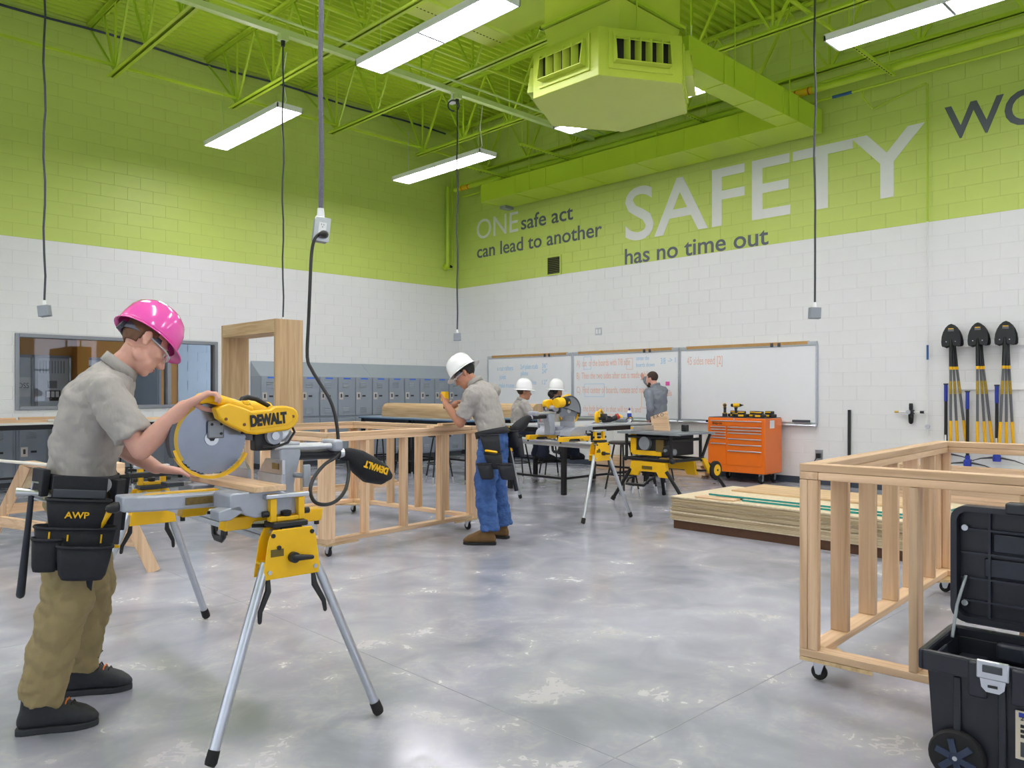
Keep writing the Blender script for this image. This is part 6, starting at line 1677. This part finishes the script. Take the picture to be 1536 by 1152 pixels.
# pouch rig on the right hip
def beltpanel(a, w, z0, z1, th=.012, nm='pouch_panel', out=.008, m=LEATH):
    c = at_(a, 0, out); s = (at_(a+.05)-at_(a-.05)).normalized(); n = s.cross(up).normalized()
    if n.dot(c-V(J['pelvis'])) < 0: n = -n
    R = Matrix((s, n, up)).transposed()
    o = G().box(c+up*((z0+z1)/2)+n*th/2, (w, th, z1-z0), R).build(nm, m, b, off=off, bevel=.004)
    return o, c, s, n
o, c, s, n = beltpanel(PI*.47, .20, -.30, .035, .014)
GREYB = mat('grey_webbing', '4A4E57', .7)
G().box(c+n*.024+up*-.035, (.19, .010, .035), Matrix((s, n, up)).transposed()).build('pouch_band', GREYB, b, off=off, bevel=.003)
p1 = pouch(b, c+n*.014+up*-.055, n, s, up, .22, .13, .05, LEATH, off, 'upper_pouch', False)
lettering('AWP', c+n*.068-s*(.048 if s.dot(V((1, 0, 0))) > 0 else -.048)+up*-.125, s if s.dot(V((1, 0, 0))) > 0 else -s, up, DEWY, p1, w=.088, h=.036, bold=.02, off=off)
p2 = pouch(b, c+n*.014+up*-.165, n, s, up, .28, .17, .075, LEATH, off, 'middle_pouch')
p3 = pouch(b, c+n*.075+up*-.225+f*.035, n, s, up, .19, .135, .075, LEATH, off, 'front_pouch')
p4 = pouch(b, c+n*.07+up*-.205-f*.10, n, s, up, .10, .13, .05, LEATH, off, 'side_pouch')
for q, hh in ((.095, .09), (-.09, .07), (.03, .05)): G().box(c+n*.095+s*q+up*(-.20+.02*q), (.006, .006, hh*.5), Matrix((s, n, up)).transposed()).build('yellow_stitch', DEWY, b, off=off)
o, c2, s2, n2 = beltpanel(PI*.80, .10, -.06, .05, .03, 'back_pad')
o, c3, s3, n3 = beltpanel(PI*.14, .09, -.27, .02, .03, 'front_sheath'); o, c4, s4, n4 = beltpanel(-.25, .08, -.22, .02, .04, 'left_sheath')
G().cyl(at_(PI*.3, .0, .02), at_(PI*.3, .0, .035), .03, n=16).build('clip_ring', STEEL, b, off=off)
# hammer hanging from its loop behind the pouch
hc = at_(PI*.80, -.07, .055); h = hc
hl = G().tube([h+up*.01, h+up*-.12, h+up*-.34, h+up*-.40], [.011, .012, .016, .017], 10, ball=True).build('hammer_handle', mat('blue_black_grip', '262B38', .6), b, off=off)
G().tube([h-f*.055+up*.02, h+f*.0+up*.02, h+f*.03+up*.02], [.019, .014, .012], 12).build('hammer_head', STEEL, hl, off=off)
for s_ in (-1, 1): G().tube([h+f*.03+up*.02+rp*(.008*s_), h+f*.075+up*.012+rp*(.012*s_), h+f*.105+up*-.012+rp*(.014*s_)], [.008, .006, .003], 8).build('hammer_claw', STEEL, hl, off=off)
G().tube([h+f*.05+up*.06, h+up*.065-f*.0, h-f*.005+up*.0, h+f*.07+up*-.015], .005, 8).build('hammer_loop', STEEL, b, off=off)
# yellow tools in the pouch
q = at_(PI*.34, -.17, .07); G().tube([q, q+up*.07+f*.03], [.013, .015], 10, ball=True).build('screwdriver_grip', DEWY, b, off=off)
q = at_(PI*.30, -.25, .08); G().tube([q, q+f*.05], [.010, .007], 8, ball=True).build('utility_knife', DEWY, b, off=off)
q = at_(PI*.36, -.28, .06); G().tube([q, q+up*-.22, q+up*-.26-f*.005], [.016, .014, .012], 10).build('pry_bar_sheath', LEATH, b, off=off)
G().b2(V(J['chest'])+V((0, 0, 0)), V(J['chest'])+V((.001, .001, .001)))

# ------------------------------------------------ man in jeans leaning on the stud frame
az = math.radians(113); fw = V((math.cos(az), math.sin(az), 0)); rt = V((fw.y, -fw.x, 0))
pel = V((5.035, 5.42, .965))
def rel(o, f_, r_, z): return o+fw*f_+rt*r_+V((0, 0, z-o.z))
J = dict(pelvis=pel, waist=rel(pel, .03, 0, 1.10), chest=rel(pel, .10, .0, 1.32), neck=rel(pel, .18, -.01, 1.475), head=rel(pel, .275, -.03, 1.555), hf=fw*.76+rt*-.22+V((0, 0, -.60)), hu=fw*.58+V((0, 0, .80)),
         shR=rel(pel, .10, .19, 1.40), shL=rel(pel, .12, -.19, 1.385), elR=rel(pel, .28, .33, 1.33), wrR=rel(pel, .36, .12, 1.30), elL=rel(pel, .25, -.18, 1.105), wrL=rel(pel, .42, -.08, 1.27),
         hipR=rel(pel, -.0, .095, .895), hipL=rel(pel, 0, -.095, .895), knR=rel(pel, .03, .15, .50), knL=rel(pel, .03, -.12, .50), anR=rel(pel, -.02, .19, .11), anL=rel(pel, -.03, -.13, .11),
         toeR=(fw.x*.95+rt.x*.1, fw.y*.95+rt.y*.1), toeL=((fw-rt*.35).x, (fw-rt*.35).y), heelR=rel(pel, -.07, .19, 0), heelL=rel(pel, -.08, -.12, 0), build=1.0,
         handR=((fw*.3-rt*.9), (0, 0, -1), -1, [(.7, .9, .6)]*4), handL=(fw*.35+rt*.5+V((0, 0, .7)), fw*.6+rt*.3+V((0, 0, -.3)), -1, [(.7, .9, .6)]*4), hats=1.0, boot_h=.17, hem=.02)
J['wrL'] = rel(pel, .42, -.15, 1.28)
t, P, hr, hf, hu, off = person('person', 'man in blue jeans, grey shirt and white hard hat leaning over the stud frame', (5.035, 5.42, 0), J, vox=.008, skin=SKIN_B, pants=DENIM, bootm=mat('brown_suede_boot', '6E5230', .85, var=.15, scale=25, bump=.1), solem=RUB, hat=HATW, hair=HAIRK)
gl = G().tube([P(-.074, -.005, .012), P(-.066, .075, .012), P(-.045, .108, .010), P(0, .116, .010), P(.045, .108, .010), P(.066, .075, .012), P(.074, -.005, .012)], .004, 6, flat=1.6).build('safety_glasses', mat('clear_plastic', 'D9DDE2', .15, alpha=.6), t, off=off)
b, at_, up, rp, f = belt(t, J, off, w=.06, dz=.05, add=.03)
c = at_(-PI*.62, -.02, .0); n = (c-V(J['pelvis'])); n.z = 0; n.normalize(); s = n.cross(V((0, 0, 1)))
pouch(b, c+n*.006, n, s, up, .17, .17, .07, LEATH, off, 'upper_pouch', False)
pp = pouch(b, c+n*.01+up*-.17, n, s, up, .15, .14, .09, LEATH, off, 'middle_pouch')
G().tube([c+n*.06+up*-.155-s*.03, c+n*.06+up*-.145+s*.045], .022, 10, ball=True, flat=.7).build('yellow_glove', DEWY, pp, off=off)
pouch(b, c+n*.05+up*-.26+s*.07, n+s*.3, s, up, .12, .14, .10, LEATH, off, 'side_pouch'); pouch(b, c+n*.05+up*-.26-s*.08, n-s*.3, s, up, .13, .14, .10, LEATH, off, 'side_pouch')
c = at_(PI*.72, -.01, .0); n = (c-V(J['pelvis'])); n.z = 0; n.normalize(); s = n.cross(V((0, 0, 1)))
pouch(b, c+n*.006, n, s, up, .17, .16, .07, LEATH, off, 'right_pouch', False); pouch(b, c+n*.03+up*-.05+s*.02, n, s, up, .13, .20, .08, LEATH, off, 'right_pouch')
q = at_(PI*.55, -.06, .04); G().tube([q, q+up*-.52], [.022, .020], 10).build('long_sheath', LEATH, b, off=off)
hnd = V(J['wrL'])+V(J['handL'][0]).normalized()*.09
td = thing('hand_drill', 'yellow tool held up by the man in jeans', 'drill', tuple(hnd+V((0, 0, -.02))))
G().b2((-.025, -.03, -.02), (.025, .03, .07)).build('tool_body', DEWY, td, bevel=.006); G().cyl((0, 0, -.09), (0, 0, -.02), .014, n=10).build('tool_grip', BLK, td)

# ------------------------------------------------ seated students and the teacher
def seated(label, p, az, **k):
    fw = V((math.cos(az), math.sin(az), 0)); rt = V((fw.y, -fw.x, 0)); pel = V((p[0], p[1], .83))
    def rel(f_, r_, z): return pel+fw*f_+rt*r_+V((0, 0, z-.83))
    hz = k.get('hz', 1.385)
    J = dict(pelvis=pel, waist=rel(.01, 0, .93), chest=rel(.03, 0, 1.12), neck=rel(.06, 0, hz-.13), head=rel(.10, 0, hz), hf=fw*.98+rt*k.get('turn', 0)+V((0, 0, -.05)), hu=V((0, 0, 1)),
             shR=rel(.05, .18, 1.19), shL=rel(.05, -.18, 1.19), elR=rel(.14, .22, 1.02), wrR=rel(.36, .10, 1.02), elL=rel(.14, -.22, 1.02), wrL=rel(.36, -.08, 1.02),
             hipR=rel(.02, .09, .80), hipL=rel(.02, -.09, .80), knR=rel(.42, .11, .76), knL=rel(.42, -.11, .76), anR=rel(.36, .12, .40), anL=rel(.36, -.12, .40), toeR=(fw.x, fw.y), toeL=(fw.x, fw.y), heelR=rel(.30, .12, .31), heelL=rel(.30, -.12, .31), build=k.get('build', .95),
             handR=(fw*.7-rt*.5, (0, 0, -1), -1, [(.5, .7, .5)]*4), handL=(fw*.7+rt*.5, (0, 0, -1), 1, [(.5, .7, .5)]*4), bun=k.get('bun', False), boot_h=.12)
    return person('person', label, (p[0], p[1], .735), J, vox=.012, skin=k['skin'], pants=k['pants'], sleeve='short', bootm=BOOTD, hat=HATW, hair=k['hair'], feet=False, group='seated students')
seated('seated student in a white hard hat with short hair, hands together on the bench', (8.69, 8.79), math.radians(-28), skin=SKIN_B, pants=NAVYT, hair=HAIRB, turn=.0)
seated('seated student in a white hard hat with a dark hair bun', (9.18, 8.53), math.radians(-5), skin=SKIN_C, pants=NAVYT, hair=HAIRK, bun=True, build=.88, turn=.0)
az = math.radians(78); fw = V((math.cos(az), math.sin(az), 0)); rt = V((fw.y, -fw.x, 0)); pel = V((10.90, 7.74, .965))
J = dict(pelvis=pel, waist=rel(pel, .0, 0, 1.10), chest=rel(pel, .02, 0, 1.33), neck=rel(pel, .05, 0, 1.485), head=rel(pel, .13, -.01, 1.60), hf=fw*.95+rt*-.25+V((0, 0, -.18)), hu=V((0, 0, 1))+fw*.15,
         shR=rel(pel, .05, .19, 1.405), shL=rel(pel, .0, -.20, 1.38), elR=V((11.22, 8.12, 1.50)), wrR=V((11.43, 8.40, 1.63)), elL=rel(pel, -.10, -.25, 1.12), wrL=rel(pel, -.02, -.22, .92),
         hipR=rel(pel, 0, .095, .895), hipL=rel(pel, 0, -.095, .895), knR=rel(pel, .02, .11, .50), knL=rel(pel, .02, -.11, .50), anR=rel(pel, -.02, .12, .11), anL=rel(pel, -.02, -.12, .11), toeR=(fw.x, fw.y), toeL=(fw.x, fw.y), heelR=rel(pel, -.07, .12, 0), heelL=rel(pel, -.07, -.12, 0), build=1.06,
         handR=(fw*.75+rt*.15+V((0, 0, .5)), rt*1.0+fw*.2, 1, [(.3, .4, .3)]*4), handL=(fw*.4+V((0, 0, -.9)), rt, 1, [(.4, .5, .4)]*4), beard=True)
person('person', 'bearded teacher in a slate shirt with one arm raised to the whiteboard', (10.90, 7.74, 0), J, vox=.012, skin=SKIN_A, shirt=SHIRTS, pants=NAVYT, sleeve='long', bootm=BOOTD, hair=HAIRB)
